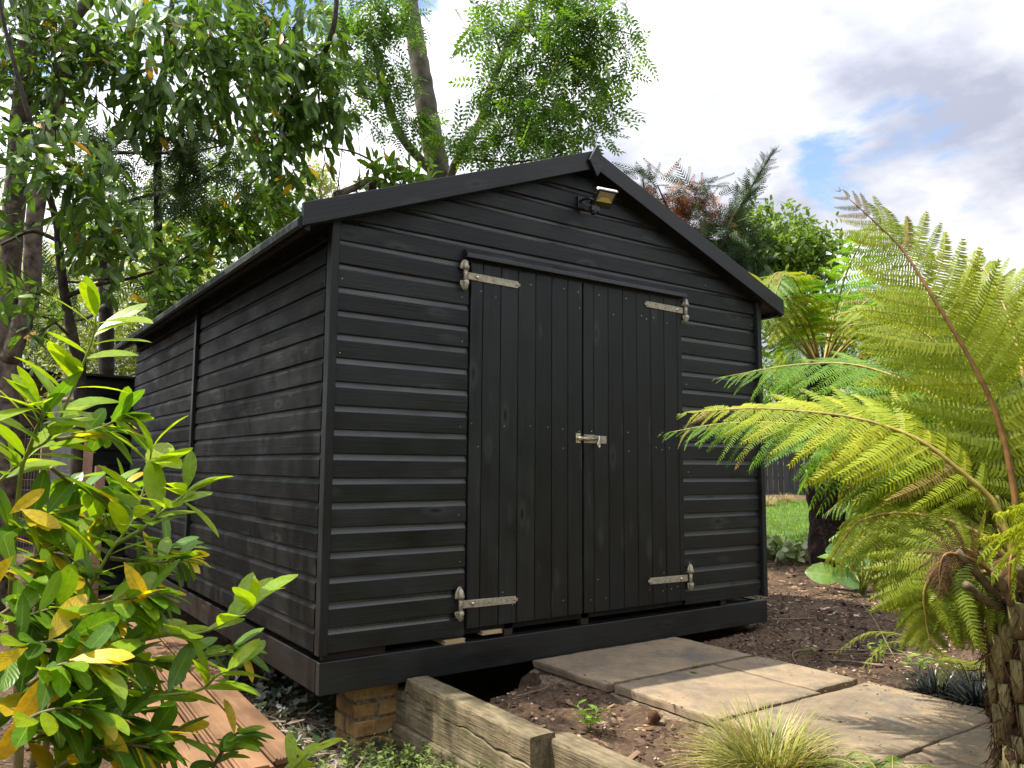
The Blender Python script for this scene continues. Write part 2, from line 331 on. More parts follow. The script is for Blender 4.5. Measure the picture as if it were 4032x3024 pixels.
def lawn():
    # behind the second tree fern, right of the shed
    us = np.linspace(-7.5, 9, 70); ds = np.linspace(9.4, 18.5, 60)
    U, D = np.meshgrid(us, ds); ax, ay = 0.866, 0.5        # axis running away from the camera past the shed's right corner
    bx, by = CAM.x+0.3, CAM.y-0.1
    D2 = D
    X = bx+D2*ax+U*ay; Y = by+D2*ay-U*ax; Z = ground_h(X, Y)+0.012
    n, m = X.shape; V = np.stack([X, Y, Z], -1).reshape(-1, 3); i = np.arange(n-1)[:, None]*m+np.arange(m-1)[None]
    mt = plain('lawn_turf', (0.075, 0.13, 0.022), 0.9, 0, 0.35, 3, 0, 0.2)
    base = tag(inst('lawn', np_mesh('lawn', V, np.stack([i, i+m, i+m+1, i+1], -1).reshape(-1, 4), mt, None, True)), 'patch of green lawn behind the shed', kind='structure')
    N = 42000; u = RNG.uniform(-4.5, 7, N); d = 9.4+9.0*RNG.random(N)**1.3
    x = bx+d*ax+u*ay; y = by+d*ay-u*ax; loc = np.stack([x, y, ground_h(x, y)+0.01], -1)
    tpl = (np.array([[0, -0.05, 0], [0, 0.05, 0], [0.6, 0.03, 0.05], [1, 0, 0.16]], float), np.array([[0, 1, 2], [0, 2, 3]]))
    dirs = unit(np.stack([RNG.normal(0, 0.45, N), RNG.normal(0, 0.45, N), np.ones(N)], -1))
    V, T = stamp(tpl, loc, dirs, rdirs(N), RNG.uniform(0.05, 0.10, N))
    tag(inst('grass', np_mesh('grass', V, T, leaf_mat('lawn_grass', [(0.0, (0.11, 0.22, 0.03)), (0.6, (0.20, 0.34, 0.045)), (1.0, (0.32, 0.38, 0.09))], 0.35, (1.1, 1.2, 0.5), 0.6, 0.2, False), np.repeat(RNG.random(N), 4))), 'short mown grass of the lawn beyond the shed', 'grass', kind='stuff')
lawn()

def slab_mat():
    m, nt, p = new_mat('riven_sandstone'); v = obj_coord(nt)
    a = noise(nt, v, 2.4, 6, 0.65, 0.8); b = noise(nt, v, 9, 8, 0.72); c = noise(nt, v, 160, 3, 0.7)
    col = ramp(nt, a, [(0.30, (0.17, 0.135, 0.10)), (0.5, (0.25, 0.195, 0.135)), (0.7, (0.34, 0.25, 0.16))])
    col = mixc(nt, 0.75, col, ramp(nt, b, [(0.3, (0.62, 0.62, 0.64)), (0.65, (1.2, 1.18, 1.12))]), 'MULTIPLY')
    col = mixc(nt, 0.4, col, ramp(nt, c, [(0.35, (0.6, 0.6, 0.6)), (0.6, (1.2, 1.2, 1.2))]), 'MULTIPLY')
    st = noise(nt, v, 4.2, 7, 0.7); sf = nd(nt, 'ShaderNodeMapRange', interpolation_type='SMOOTHSTEP'); nt.links.new(st, sf.inputs['Value']); sf.inputs['From Min'].default_value = 0.52; sf.inputs['From Max'].default_value = 0.68; sf.inputs['To Max'].default_value = 0.65
    col = mixc(nt, sf.outputs['Result'], col, (0.11, 0.105, 0.10))
    nt.links.new(col, p.inputs['Base Color']); p.inputs['Roughness'].default_value = 0.85; p.inputs['Specular IOR Level'].default_value = 0.3
    h = nd(nt, 'ShaderNodeMath', operation='MULTIPLY_ADD'); nt.links.new(c, h.inputs[0]); h.inputs[1].default_value = 0.3; nt.links.new(b, h.inputs[2]); bump(nt, p, h.outputs[0], 0.38, 0.010); return m
M['slab'] = slab_mat()
def path():
    mt = plain('mortar_bed', (0.22, 0.165, 0.11), 0.95, 0, 0.35, 60, 0.8, 0.2)
    # mortar bed sloping out at the left edge of the path
    ys = np.linspace(-0.02, -2.9, 110); V = []; T = []
    for j, y in enumerate(ys):
        e = 0.045+0.02*math.sin(y*9)+0.015*math.sin(y*23)+0.05*math.exp(-((y+1.0)/0.35)**2)
        zl = float(ground_h(1.12-e, y))-0.01
        for x, z in ((1.12-e, zl), (1.135-e*0.5, -0.222+0.006*math.sin(y*31)), (1.16, -0.203), (2.17, -0.203), (2.20, -0.225), (2.25, -0.27)): V.append((x, y, z))
    for j in range(len(ys)-1):
        for k in range(5): b = j*6+k; T.append((b, b+6, b+7, b+1))
    base = tag(inst('path', np_mesh('path', np.array(V), np.array(T), mt, None, False)), 'path of sandstone slabs leading to the shed doors', kind='structure')
    slabs = [(1.133, 2.157, -0.585, -0.035), (1.160, 1.828, -1.203, -0.605), (1.845, 2.176, -1.165, -0.60), (1.160, 2.190, -1.800, -1.215), (1.155, 1.490, -2.40, -1.818), (1.504, 2.19, -2.33, -1.814), (1.16, 2.2, -2.95, -2.43)]
    for x0, x1, y0, y1 in slabs:
        cx_, cy_ = (x0+x1)/2, (y0+y1)/2; a, b = (x1-x0)/2, (y1-y0)/2; nx, ny = 26, 20
        gx = np.linspace(-1, 1, nx); gy = np.linspace(-1, 1, ny); X, Y = np.meshgrid(gx, gy)
        w = 0.003; ph = random.uniform(0, 50)
        ex = w*np.sin(Y*7+ph)+0.5*w*np.sin(Y*19+ph*2); ey = w*np.sin(X*8+ph)+0.5*w*np.sin(X*23+ph*3)
        top = np.stack([X*a+ex*np.abs(X)**6*np.sign(X), Y*b+ey*np.abs(Y)**6*np.sign(Y), 0.0022*wob(X*a, Y*b, 5)+RNG.normal(0, 0.0004, X.shape)-0.003*np.maximum(np.abs(X), np.abs(Y))**60], -1)
        top = top.reshape(-1, 3); rim = list(range(nx))+[nx-1+nx*j for j in range(1, ny)]+[nx*(ny-1)+i for i in range(nx-2, -1, -1)]+[nx*j for j in range(ny-2, 0, -1)]
        F = [(i+nx*j, i+1+nx*j, i+1+nx*(j+1), i+nx*(j+1)) for j in range(ny-1) for i in range(nx-1)]
        V = [tuple(q) for q in top]; n = len(rim); off = len(V)
        V += [(V[r][0]*1.004+random.gauss(0, .0006), V[r][1]*1.004+random.gauss(0, .0006), -0.012) for r in rim]+[(V[r][0]*0.994+random.gauss(0, .0009), V[r][1]*0.994+random.gauss(0, .0009), -0.038) for r in rim]
        for i in range(n):
            k = (i+1) % n; F.append((rim[i], off+i, off+k, rim[k])); F.append((off+i, off+n+i, off+n+k, off+k))
        me = bpy.data.meshes.new('paving_slab'); me.from_pydata(V, [], F); me.materials.append(M['slab']); ntop = (nx-1)*(ny-1); me.polygons.foreach_set('use_smooth', [i < ntop for i in range(len(me.polygons))])
        m = Matrix.Translation((cx_, cy_, -0.160+random.uniform(-0.003, 0.003))) @ Matrix.Rotation(random.uniform(-0.004, 0.004), 4, 'X')
        inst('paving_slab', me, base, m)
path()

# ------------------------------------------------------------------ the shed
SL = 0.383                                           # roof slope
W = 3.027; RX = W/2; DEP = 4.60; PIT = 0.108
def barge_bottom(x): return 1.908+SL*(x if x < RX else W-x)
PROF = [(0.0125, 0.0), (0.0145, 0.003), (0.0145, 0.0775), (0.0135, 0.0795), (0.0095, 0.0860), (0.0065, 0.0940), (0.0045, 0.1030), (0.0035, 0.112), (0.0, 0.112), (0.0, 0.0)]
def board_mesh(xl, xr, z0, seg=10, mat='black'):
    """shiplap board, length along local x, face towards -y; xl and xr give the ends at a height"""
    V = []; n = len(PROF); ph = random.uniform(0, 60)
    for k in range(seg+1):
        t = k/seg
        for o, z in PROF:
            a, b = xl(z0+z), xr(z0+z); x = a+(b-a)*t
            wv = 0.0008*math.sin(x*4.1+ph)+0.0005*math.sin(x*9.7+ph*2)
            V.append((x, -o+wv, z+0.0007*math.sin(x*3.0+ph*1.7)))
    F = []
    for k in range(seg):
        for i in range(n):
            j = (i+1) % n; F.append((k*n+i, (k+1)*n+i, (k+1)*n+j, k*n+j))
    F.append(tuple(range(n))); F.append(tuple(seg*n+i for i in reversed(range(n))))
    me = bpy.data.meshes.new('board'); me.from_pydata(V, [], F); me.materials.append(M[mat]); me.materials.append(M['black_gloss' if mat == 'black' else mat])
    me.polygons.foreach_set('material_index', [1 if (i < seg*n and (i % n) in (3, 4, 5, 6)) else 0 for i in range(len(F))]); return me
def flat_board(L, w, t, mat, bev=0.002):
    """plain board: local x length, y thickness (face at -t), z width"""
    return MB().box(0, L, -t, 0, 0, w).mesh('board', mat, False, bev)

def shed():
    S = thing('garden_shed', 'black stained wooden shed with double doors and green felt roof', 'shed', (RX, DEP/2, -0.17))
    # front wall
    pts = [(0.02, -0.0), (W-0.02, 0), (W-0.02, 1.96), (RX, 1.96+SL*(RX-0.02)), (0.02, 1.96)]
    fw = MB().prism(pts, 0.012, 0.022).build('front_wall', M['inner'], S)
    k = 0
    while True:
        z0 = k*PIT+random.uniform(-0.001, 0.001)
        if z0 > 1.94+SL*RX-0.06: break
        xl = lambda z: max(0.032, (z-1.950)/SL+0.0); xr = lambda z: W-max(0.032, (z-1.950)/SL)
        if k < 17: secs = [(xl, lambda z: 0.736), (lambda z: 2.281, xr)]
        else: secs = [(xl, xr)]
        for a, b in secs: inst('board', board_mesh(a, b, z0, 12), fw, Matrix.Translation((0, 0.008+random.uniform(-.0012, .0012), z0)) @ Matrix.Rotation(random.uniform(-.012, .012), 4, 'X'))
        k += 1
    # left side wall, boards along -y, face towards -x
    sw = MB().box(0.02, 0.03, 0.03, DEP-0.02, 0.0, 1.94).build('side_wall', M['inner'], S)
    R = Matrix.Rotation(-PI/2, 4, 'Z')
    for k in range(18):
        z0 = k*PIT
        for y0, y1 in ((0.038, 2.285), (2.335, DEP-0.03)):
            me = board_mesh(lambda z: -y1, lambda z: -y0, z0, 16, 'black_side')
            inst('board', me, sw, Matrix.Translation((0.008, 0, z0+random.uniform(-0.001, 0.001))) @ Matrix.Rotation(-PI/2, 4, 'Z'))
    # local x -> world -y : boards are laid from -y1 to -y0
    inst('batten', MB().box(0, 1.93, -0.022, 0.004, -0.024, 0.024).mesh('batten', M['black'], False, 0.003), sw, Matrix.Translation((-0.006, 2.31, 0.0)) @ R @ Matrix.Rotation(-PI/2, 4, 'Y'))
    # right and rear walls, plain
    MB().box(W-0.03, W-0.02, 0.03, DEP-0.02, 0, 1.94).build('right_wall', M['black'], S)
    MB().prism([(0.02, 0), (W-0.02, 0), (W-0.02, 1.95), (RX, 1.95+SL*RX), (0.02, 1.95)], DEP-0.03, DEP-0.015).build('rear_wall', M['black'], S)
    # corner trims
    up = Matrix.Rotation(-PI/2, 4, 'Y')
    for x in (0.012, W-0.012):
        inst('corner_trim', MB().box(0, 1.935, -0.034, 0.02, -0.020, 0.020).mesh('corner_trim', M['black'], False, 0.003), S, Matrix.Translation((x, 0.004, -0.006)) @ up)
    # the doors
    for name_x, seams in (('l', (0.743, 0.818, 0.929, 1.039, 1.153, 1.264, 1.375, 1.478)), ('r', (1.486, 1.561, 1.671, 1.783, 1.894, 2.007, 2.121, 2.234, 2.276))):
        d = MB().box(seams[0]+0.004, seams[-1]-0.004, 0.004, 0.02, 0.036, 1.84).build('door', M['inner'], S)
        for a, b in zip(seams[:-1], seams[1:]):
            w = b-a-0.0035; t = 0.017+random.uniform(-0.001, 0.001)
            mb = MB(); prof = [(-w/2, 0.004), (-w/2, -t+0.004), (-w/2+0.004, -t), (w/2-0.004, -t), (w/2, -t+0.004), (w/2, 0.004)]
            nseg = 8
            for s in range(nseg+1):
                for q, o in prof: mb.v.append((1.806*s/nseg, o+0.0006*math.sin(s*1.9+a*40), -q))
            for s in range(nseg):
                for i in range(6): j = (i+1) % 6; mb.f.append((s*6+i, s*6+j, (s+1)*6+j, (s+1)*6+i))
            mb.f += [tuple(reversed(range(6))), tuple(nseg*6+i for i in range(6))]
            inst('plank', mb.mesh('plank', M['black']), d, Matrix.Translation(((a+b)/2, 0.0, 0.032)) @ up)
    # drip moulding over the doors
    mb = MB().prism([(0, 0)], 0, 0); mb = MB()
    for a, b in ((0.700, 1.49), (1.492, 2.292)):
        mb = MB(); pr = [(-0.046, -0.030), (-0.046, -0.010), (-0.020, 0.016), (0.0, 0.018), (0.0, -0.030)]
        for x in (0, b-a):
            for y, z in pr: mb.v.append((x, y, z))
        n = 5; mb.f = [tuple(range(n)), tuple(n+i for i in reversed(range(n)))]+[(i, n+i, n+(i+1) % n, (i+1) % n) for i in range(n)]
        inst('drip_moulding', mb.mesh('drip_moulding', M['black_gloss'], False, 0.0015), S, Matrix.Translation((a, -0.006, 1.884)))
    # roof: two felted slopes with a rolled eave, and the deck below
    for s in (-1, 1):
        f = (lambda x: x) if s < 0 else (lambda x: W-x)
        ov = 0.176; zt = lambda x: 1.958+SL*x+0.004
        pr = [(RX, zt(RX)), (-ov+0.02, zt(-ov+0.02)), (-ov, zt(-ov)-0.006), (-ov-0.010, zt(-ov)-0.022), (-ov-0.008, zt(-ov)-0.050), (-ov+0.006, zt(-ov)-0.058), (-ov+0.012, zt(-ov)-0.050), (RX, zt(RX)-0.03)]
        roof = MB().prism([(f(x), z) for x, z in pr], -0.072, DEP+0.085).build('roof', M['felt'], S, False)
        # slats of the roof deck seen from under the eave
        MB().prism([(f(x), z) for x, z in [(RX, zt(RX)-0.033), (-ov+0.014, zt(-ov)-0.033), (-ov+0.014, zt(-ov)-0.052), (RX, zt(RX)-0.052)]], -0.068, DEP+0.08).build('deck', M['black'], roof)
        MB().box(*sorted((f(-0.150), f(-0.125))), -0.066, DEP+0.078, 1.835, 1.875).build('fascia', M['black'], roof)
    for y0, y1, nm in ((-0.092, -0.0735, 'front'), (DEP+0.087, DEP+0.105, 'rear')):
        for s in (-1, 1):
            f = (lambda x: x) if s < 0 else (lambda x: W-x)
            L = (RX+0.167)/math.cos(math.atan(SL)); ang = math.atan(SL); c = math.cos(ang)
            # local x runs up the slope; the end is cut plumb
            h = 0.104; sh = h*math.sin(ang)*1.0
            mb = MB(); tk = y1-y0
            out = [(0, 0), (L, 0), (L+h*math.sin(ang)*c, h*c), (h*math.sin(ang)*c, h*c)]
            n = 4; seg = 1
            for y in (0, tk):
                for x, z in out: mb.v.append((x, y, z))
            mb.f = [(3, 2, 1, 0), (4, 5, 6, 7), (0, 1, 5, 4), (1, 2, 6, 5), (2, 3, 7, 6), (3, 0, 4, 7)]
            if s < 0: m = Matrix.Translation((-0.167, y0, 1.844)) @ Matrix.Rotation(-ang, 4, 'Y')
            else: m = Matrix.Translation((W+0.167, y1-0.0012, 1.844)) @ Matrix.Rotation(PI, 4, 'Z') @ Matrix.Rotation(-ang, 4, 'Y')
            inst('bargeboard', mb.mesh('bargeboard', M['base'], False, 0.0015), S, m)
    MB().prism([(1.512, 2.618), (1.452, 2.520), (1.508, 2.432), (1.574, 2.520)][::-1], -0.112, -0.0945).build('finial', M['base'], S, False, 0.0015)
    # base frame: bearers round the floor, floor boards and joists seen in the gap
    bf = MB().box(0.06, W-0.06, 0.08, DEP-0.05, -0.155, -0.04).build('base_frame', M['joist'], S)
    fb = MB().box(0, W+0.004, -0.022, 0.018, 0, 0.136).mesh('bearer_board', M['base'], False, 0.002); inst('bearer_board', fb, bf, Matrix.Translation((0.0, 0.0, -0.169)))
    sb = MB().box(0, DEP-0.03, -0.02, 0.02, 0, 0.134).mesh('bearer_board', M['base_worn'], False, 0.002); o = inst('bearer_board', sb, bf, Matrix.Translation((0.022, DEP, -0.168)) @ R); o['label'] = 'worn brown bearer board along the side of the shed'
    inst('bearer_board', MB().box(0, DEP-0.03, -0.02, 0.02, 0, 0.134).mesh('bearer_board', M['base'], False, 0.002), bf, Matrix.Translation((W-0.02, DEP, -0.168)) @ R)
    inst('bearer_board', MB().box(0, 0.30, -0.0, 0.03, 0, 0.03).mesh('bearer_board', M['joist']), bf, Matrix.Translation((0.03, 0.02, -0.034)))
    for x in (0.985, 1.49, 2.62): MB().box(x, x+0.05, 0.012, 0.05, -0.033, 0.034).build('joist', M['joist'], bf)
    MB().box(0.05, W-0.05, 0.55, 0.56, -0.04, 0.03).build('floor_edge', M['inner'], bf)
    # nail heads, too small to pick apart singly
    nl = MB(); gl = MB()
    def nail(x, z, y): 
        t = nl if random.random() < .75 else gl
        t.tube([(x, y+0.002, z), (x, y-0.0012, z)], 0.0028, 6)
    for k in range(17):
        for x in (0.06, 0.70, 2.32, W-0.06): nail(x+random.uniform(-.006, .006), k*PIT+random.uniform(.02, .04), -0.0066)
    for k in range(17, 23):
        for x in (0.5, 1.0, 1.51, 2.0, 2.5):
            if k*PIT+0.05 < barge_bottom(x): nail(x+random.uniform(-.01, .01), k*PIT+random.uniform(.02, .04), -0.0066)
    for seams in ((0.743, 0.818, 0.929, 1.039, 1.153, 1.264, 1.375, 1.478), (1.486, 1.561, 1.671, 1.783, 1.894, 2.007, 2.121, 2.234)):
        for a, b in zip(seams[:-1], seams[1:]):
            for z in (0.11, 0.19, 0.92, 1.02, 1.69, 1.79):
                for f_ in (0.28, 0.72): nail(a+(b-a)*f_+random.uniform(-.008, .008), z+random.uniform(-.015, .015), -0.0170)
    tag(nl.build('nail_heads', M['plastic'], S), kind='stuff'); tag(gl.build('nail_heads', M['zinc'], S), kind='stuff')
    # hinges: a strap on the door and two shield brackets on the wall
    def hinge(px, zc, s, zt0, zt1, L=0.325):
        h = MB().box(0, L-0.012, -0.004, 0, -0.020, 0.020)
        m = Matrix.Translation((px+0.025*s, -0.021, zc)) @ (Matrix.Rotation(0, 4, 'Z') if s > 0 else Matrix.Scale(-1, 4, (1, 0, 0)))
        H = put(bpy.data.objects.new('hinge', None), S, Matrix.Translation((px, -0.02, zc)))
        st = MB(); out = [(0, -0.019), (L-0.012, -0.018), (L-0.012, -0.010), (L, -0.006), (L+0.001, 0.006), (L-0.012, 0.010), (L-0.012, 0.018), (0, 0.019)]
        n = len(out)
        for y in (-0.0045, 0.0): st.v += [(x*s, y, z) for x, z in out]
        st.f = [tuple(range(n)) if s > 0 else tuple(reversed(range(n))), tuple(n+i for i in (reversed(range(n)) if s > 0 else range(n)))]+[(i, n+i, n+(i+1) % n, (i+1) % n) if s > 0 else (i, (i+1) % n, n+(i+1) % n, n+i) for i in range(n)]
        base = Matrix.Translation((px+0.018*s, -0.0185, zc))
        inst('strap', st.mesh('strap', M['galv'], False, 0.001), H, base @ Matrix.Rotation(0.012, 4, 'Y'))
        MB().tube([(px, -0.030, zc-0.030), (px, -0.030, zc+0.032)], 0.010, 10).build('barrel', M['galv'], H, True)
        for sg, z1 in ((1, zt1), (-1, zt0)):
            zb = zc+sg*0.030; hh = abs(z1-zb); out = [(-0.025, 0), (0.026, 0), (0.025, 0.35*hh), (0.017, 0.72*hh), (0.006, 0.97*hh), (-0.004, 0.99*hh), (-0.016, 0.74*hh), (-0.024, 0.38*hh)]
            pl = MB(); n = len(out)
            for y in (-0.029, -0.019): pl.v += [(px-0.004*s+x, y, zb+sg*z) for x, z in out]
            pl.f = [tuple(range(n)) if sg > 0 else tuple(reversed(range(n))), tuple(n+i for i in (reversed(range(n)) if sg > 0 else range(n)))]+[((i, n+i, n+(i+1) % n, (i+1) % n) if sg > 0 else (i, (i+1) % n, n+(i+1) % n, n+i)) for i in range(n)]
            br = pl.build('bracket', M['galv'], H, False, 0.003)
            MB().tube([(px, -0.032, zb+sg*0.002), (px, -0.036, zb+sg*0.012), (px, -0.034, zb+sg*0.020), (px, -0.030, zb+sg*0.034), (px, -0.024, zb+sg*0.046)], [0.015, 0.016, 0.012, 0.013, 0.006], 10).build('knuckle', M['galv'], H, True)
            for dx, dz in ((-0.014, 0.42), (0.012, 0.45), (-0.018, 0.14)):
                x = px-0.004*s+dx; z = zb+sg*dz*hh*1.1; MB().tube([(x, -0.0275, z), (x, -0.0312, z)], [0.0052, 0.0045], 8).build('screw', M['screw'], H)
        for f_, r, mt in ((0.17, 0.0095, 'zinc'), (0.47, 0.0048, 'screw'), (0.93, 0.0048, 'screw')):
            x = px+0.018*s+s*f_*L; z = zc-0.004*f_; MB().tube([(x, -0.022, z), (x, -0.0255-r*0.35, z), (x, -0.026-r*0.5, z)], [r, r*0.9, r*0.45], 10).build('screw', M[mt], H, True)
        x = px+0.018*s; MB().box(min(x, x+s*0.06), max(x, x+s*0.06), -0.0232, -0.0225, zc-0.0195, zc-0.0165).build('rust', M['rust'], H)
    hinge(0.702, 1.766, 1, 1.690, 1.845)
    hinge(0.700, 0.148, 1, 0.080, 0.236)
    hinge(2.300, 1.776, -1, 1.702, 1.855)
    hinge(2.308, 0.160, -1, 0.078, 0.243)
    # sliding bolt
    B = put(bpy.data.objects.new('door_bolt', None), S, Matrix.Translation((1.53, -0.02, 0.966)))
    MB().box(1.483, 1.562, -0.0215, -0.0185, 0.944, 0.990).build('plate', M['galv'], B, False, 0.001)
    MB().box(1.562, 1.585, -0.0212, -0.0185, 0.945, 0.986).build('plate', M['galv'], B, False, 0.001)
    MB().box(1.583, 1.648, -0.0222, -0.0185, 0.943, 0.985).build('hasp_plate', M['galv'], B, False, 0.001)
    MB().box(1.427, 1.460, -0.0215, -0.0185, 0.943, 0.996).build('keep_plate', M['zinc'], B, False, 0.001)
    MB().tube([(1.440, -0.029, 0.968), (1.585, -0.029, 0.968)], 0.0062, 10).build('rod', M['zinc'], B, True)
    MB().tube([(1.433, -0.0275, 0.968), (1.468, -0.0275, 0.968)], 0.0125, 10).build('keep', M['zinc'], B, True)
    MB().tube([(1.492, -0.0265, 0.968), (1.522, -0.0265, 0.968)], 0.0118, 10).build('sleeve', M['galv'], B, True)
    MB().tube(spline([(1.583, -0.031, 0.985), (1.578, -0.040, 0.962), (1.567, -0.040, 0.936), (1.574, -0.042, 0.921), (1.583, -0.038, 0.930), (1.580, -0.034, 0.950)], 18), 0.0042, 8).build('handle', M['zinc'], B, True)
    for x, z in ((1.438, 0.986), (1.454, 0.984), (1.436, 0.950), (1.454, 0.951), (1.490, 0.983), (1.502, 0.981), (1.489, 0.951), (1.502, 0.951), (1.556, 0.982), (1.641, 0.951)):
        MB().tube([(x, -0.021, z), (x, -0.0245, z)], [0.0042, 0.0036], 7).build('screw', M['screw'], B)
    return S
shed()

def floodlight():
    F = thing('floodlight', 'small black floodlight with motion sensor fixed under the gable peak', 'light', (1.45, 0, 2.28))
    body = Matrix.Translation((1.535, -0.135, 2.300)) @ Matrix.Rotation(math.radians(-8), 4, 'Z') @ Matrix.Rotation(math.radians(42), 4, 'X')
    # local: glass faces -y
    b = MB().box(-0.062, 0.062, -0.008, 0.030, -0.052, 0.052).build('housing', M['plastic'], F, False, 0.004, body)
    MB().prism([(-0.050, -0.014), (0.050, -0.014), (0.050, 0.044), (-0.050, 0.044)], -0.0095, -0.0085).build('reflector', M['greyreflector'], F, False, 0, body)
    MB().prism([(-0.050, -0.014), (0.050, -0.014), (0.022, 0.012), (-0.022, 0.012)], -0.0112, -0.0099).build('led_panel', M['reflector'], F, False, 0, body)
    MB().box(-0.064, 0.064, -0.012, 0.012, 0.0525, 0.060).build('trim', M['whiteplastic'], F, False, 0.002, body)
    for i in range(5): MB().box(-0.05+i*0.022, -0.046+i*0.022, 0.0305, 0.040, -0.045, 0.045).build('cooling_fin', M['plastic'], F, False, 0, body)
    MB().tube(spline([(1.47, -0.012, 2.30), (1.455, -0.05, 2.305), (1.462, -0.10, 2.298), (1.475, -0.12, 2.285)], 10), 0.007, 8).build('bracket', M['plastic'], F, True)
    MB().box(1.445, 1.495, -0.022, -0.0105, 2.265, 2.335).build('wall_plate', M['plastic'], F, False, 0.002)
    MB().tube(spline([(1.46, -0.02, 2.31), (1.435, -0.06, 2.285), (1.455, -0.09, 2.255), (1.47, -0.10, 2.265)], 14), 0.0035, 6).build('cable', M['plastic'], F, True)
    MB().box(1.425, 1.480, -0.165, -0.125, 2.205, 2.238).build('sensor', M['plastic'], F, False, 0.004)
    MB().tube([(1.450, -0.145, 2.208), (1.450, -0.147, 2.196), (1.450, -0.148, 2.190)], [0.020, 0.017, 0.006], 12).build('sensor_dome', M['plastic'], F, True)
    MB().tube([(1.465, -0.135, 2.24), (1.485, -0.125, 2.262)], 0.006, 8).build('sensor_arm', M['plastic'], F, True)
    for x, z in ((1.472, 2.322), (1.492, 2.318)): MB().tube([(x, -0.132, z), (x, -0.142, z)], [0.005, 0.003], 8).build('wing_nut', M['zinc'], F)
floodlight()
# two offcuts of floor board left in the gap below the doors
for (x, y, z, L, a), lab in (((0.655, -0.012, -0.0325, 0.115, 0.0), 'pale pine board end in the gap left of the doors'), ((0.870, -0.010, -0.0125, 0.118, 0.0), 'pale pine board end in the gap under the left door')):
    t = 0.019; out = [(0, 0), (L, 0), (L, 0.006), (L-0.006, 0.007), (L-0.006, 0.012), (L, 0.013), (L, t), (0, t), (0, 0.013), (0.006, 0.012), (0.006, 0.007), (0, 0.006)]
    tag(MB().prism(out, 0, 0.5).build('floor_board', M['bare'], None, False, 0, Matrix.Translation((x-0.03, y, z))), lab, 'board', 'board ends in the floor gap')

# ------------------------------------------------------------------ brick pier, sleepers, stacked cladding
def brick_mat():
    m, nt, p = new_mat('yellow_stock_brick'); v = obj_coord(nt); a = noise(nt, v, 14, 5, 0.65); b = noise(nt, v, 90, 4, 0.7)
    oi = nd(nt, 'ShaderNodeObjectInfo')
    col = ramp(nt, oi.outputs['Random'], [(0.0, (0.26, 0.15, 0.065)), (0.4, (0.34, 0.22, 0.10)), (0.7, (0.30, 0.13, 0.055)), (1.0, (0.38, 0.27, 0.13))])
    col = mixc(nt, 0.8, col, ramp(nt, a, [(0.3, (0.25, 0.25, 0.22)), (0.65, (1.25, 1.2, 1.1))]), 'MULTIPLY')
    nt.links.new(col, p.inputs['Base Color']); p.inputs['Roughness'].default_value = 0.92; p.inputs['Specular IOR Level'].default_value = 0.2
    bump(nt, p, b, 0.8, 0.006); return m
M['brick'] = brick_mat(); M['mortar'] = plain('old_mortar', (0.17, 0.135, 0.085), 0.95, 0, 0.35, 50, 0.7, 0.2)
def pier():
    x0, x1, y0, y1, zt, zb = 0.205, 0.425, 0.05, 0.27, -0.172, -0.56
    P = thing('brick_pier', 'yellow brick pier under the front left corner of the shed', 'brick pier', ((x0+x1)/2, (y0+y1)/2, zb))
    MB().box(x0+0.006, x1-0.006, y0+0.006, y1-0.006, zb, zt-0.002).build('mortar', M['mortar'], P)
    ch = 0.067; gp = 0.011; z = zt-0.004; k = 0
    while z-ch > zb:
        if k % 2 == 0: cells = [(x0, x1, y0, y0+0.105), (x0, x1, y0+0.117, y1)]
        else: cells = [(x0, x0+0.105, y0, y1), (x0+0.117, x1, y0, y1)]
        for a, b, c, d in cells:
            w, l = b-a, d-c; j = lambda: random.uniform(-0.004, 0.004)
            inst('brick', MB().box(-w/2, w/2, -l/2, l/2, -ch/2, ch/2).mesh('brick', M['brick'], False, random.uniform(.003, .009)), P, Matrix.Translation(((a+b)/2+j(), (c+d)/2+j(), z-ch/2)) @ Matrix.Rotation(random.uniform(-.012, .012), 4, 'Z'))
        z -= ch+gp; k += 1
pier()
# a second support further back along the side, in the dark
MB_ = MB().box(0.07, 0.20, 1.35, 1.50, -0.60, -0.172).build('timber_post', M['joist'], None, False, 0.003)
tag(MB_, 'dark square timber leg under the side of the shed', 'post')

def sleeper_mat():
    m, nt, p = new_mat('weathered_oak_sleeper'); v = obj_coord(nt, (2.0, 22, 22)); g = noise(nt, v, 2.2, 7, 0.65, 0.7)
    v2 = obj_coord(nt); a = noise(nt, v2, 2.6, 6, 0.6); b = noise(nt, v2, 11, 6, 0.7); vf = obj_coord(nt, (8, 160, 160)); f = noise(nt, vf, 1, 4, 0.6)
    col = ramp(nt, g, [(0.28, (0.075, 0.058, 0.036)), (0.5, (0.19, 0.155, 0.10)), (0.75, (0.30, 0.255, 0.175))])
    col = mixc(nt, 0.8, col, ramp(nt, b, [(0.3, (0.42, 0.42, 0.36)), (0.65, (1.25, 1.2, 1.1))]), 'MULTIPLY')
    gf = nd(nt, 'ShaderNodeMapRange', interpolation_type='SMOOTHSTEP'); nt.links.new(a, gf.inputs['Value']); gf.inputs['From Min'].default_value = 0.5; gf.inputs['From Max'].default_value = 0.72; gf.inputs['To Max'].default_value = 0.5
    col = mixc(nt, gf.outputs['Result'], col, (0.085, 0.085, 0.033))
    nt.links.new(col, p.inputs['Base Color']); p.inputs['Roughness'].default_value = 0.9; p.inputs['Specular IOR Level'].default_value = 0.25
    h = nd(nt, 'ShaderNodeMath', operation='ADD'); nt.links.new(g, h.inputs[0]); nt.links.new(f, h.inputs[1]); bump(nt, p, h.outputs[0], 0.7, 0.010); return m
M['sleeper'] = sleeper_mat()
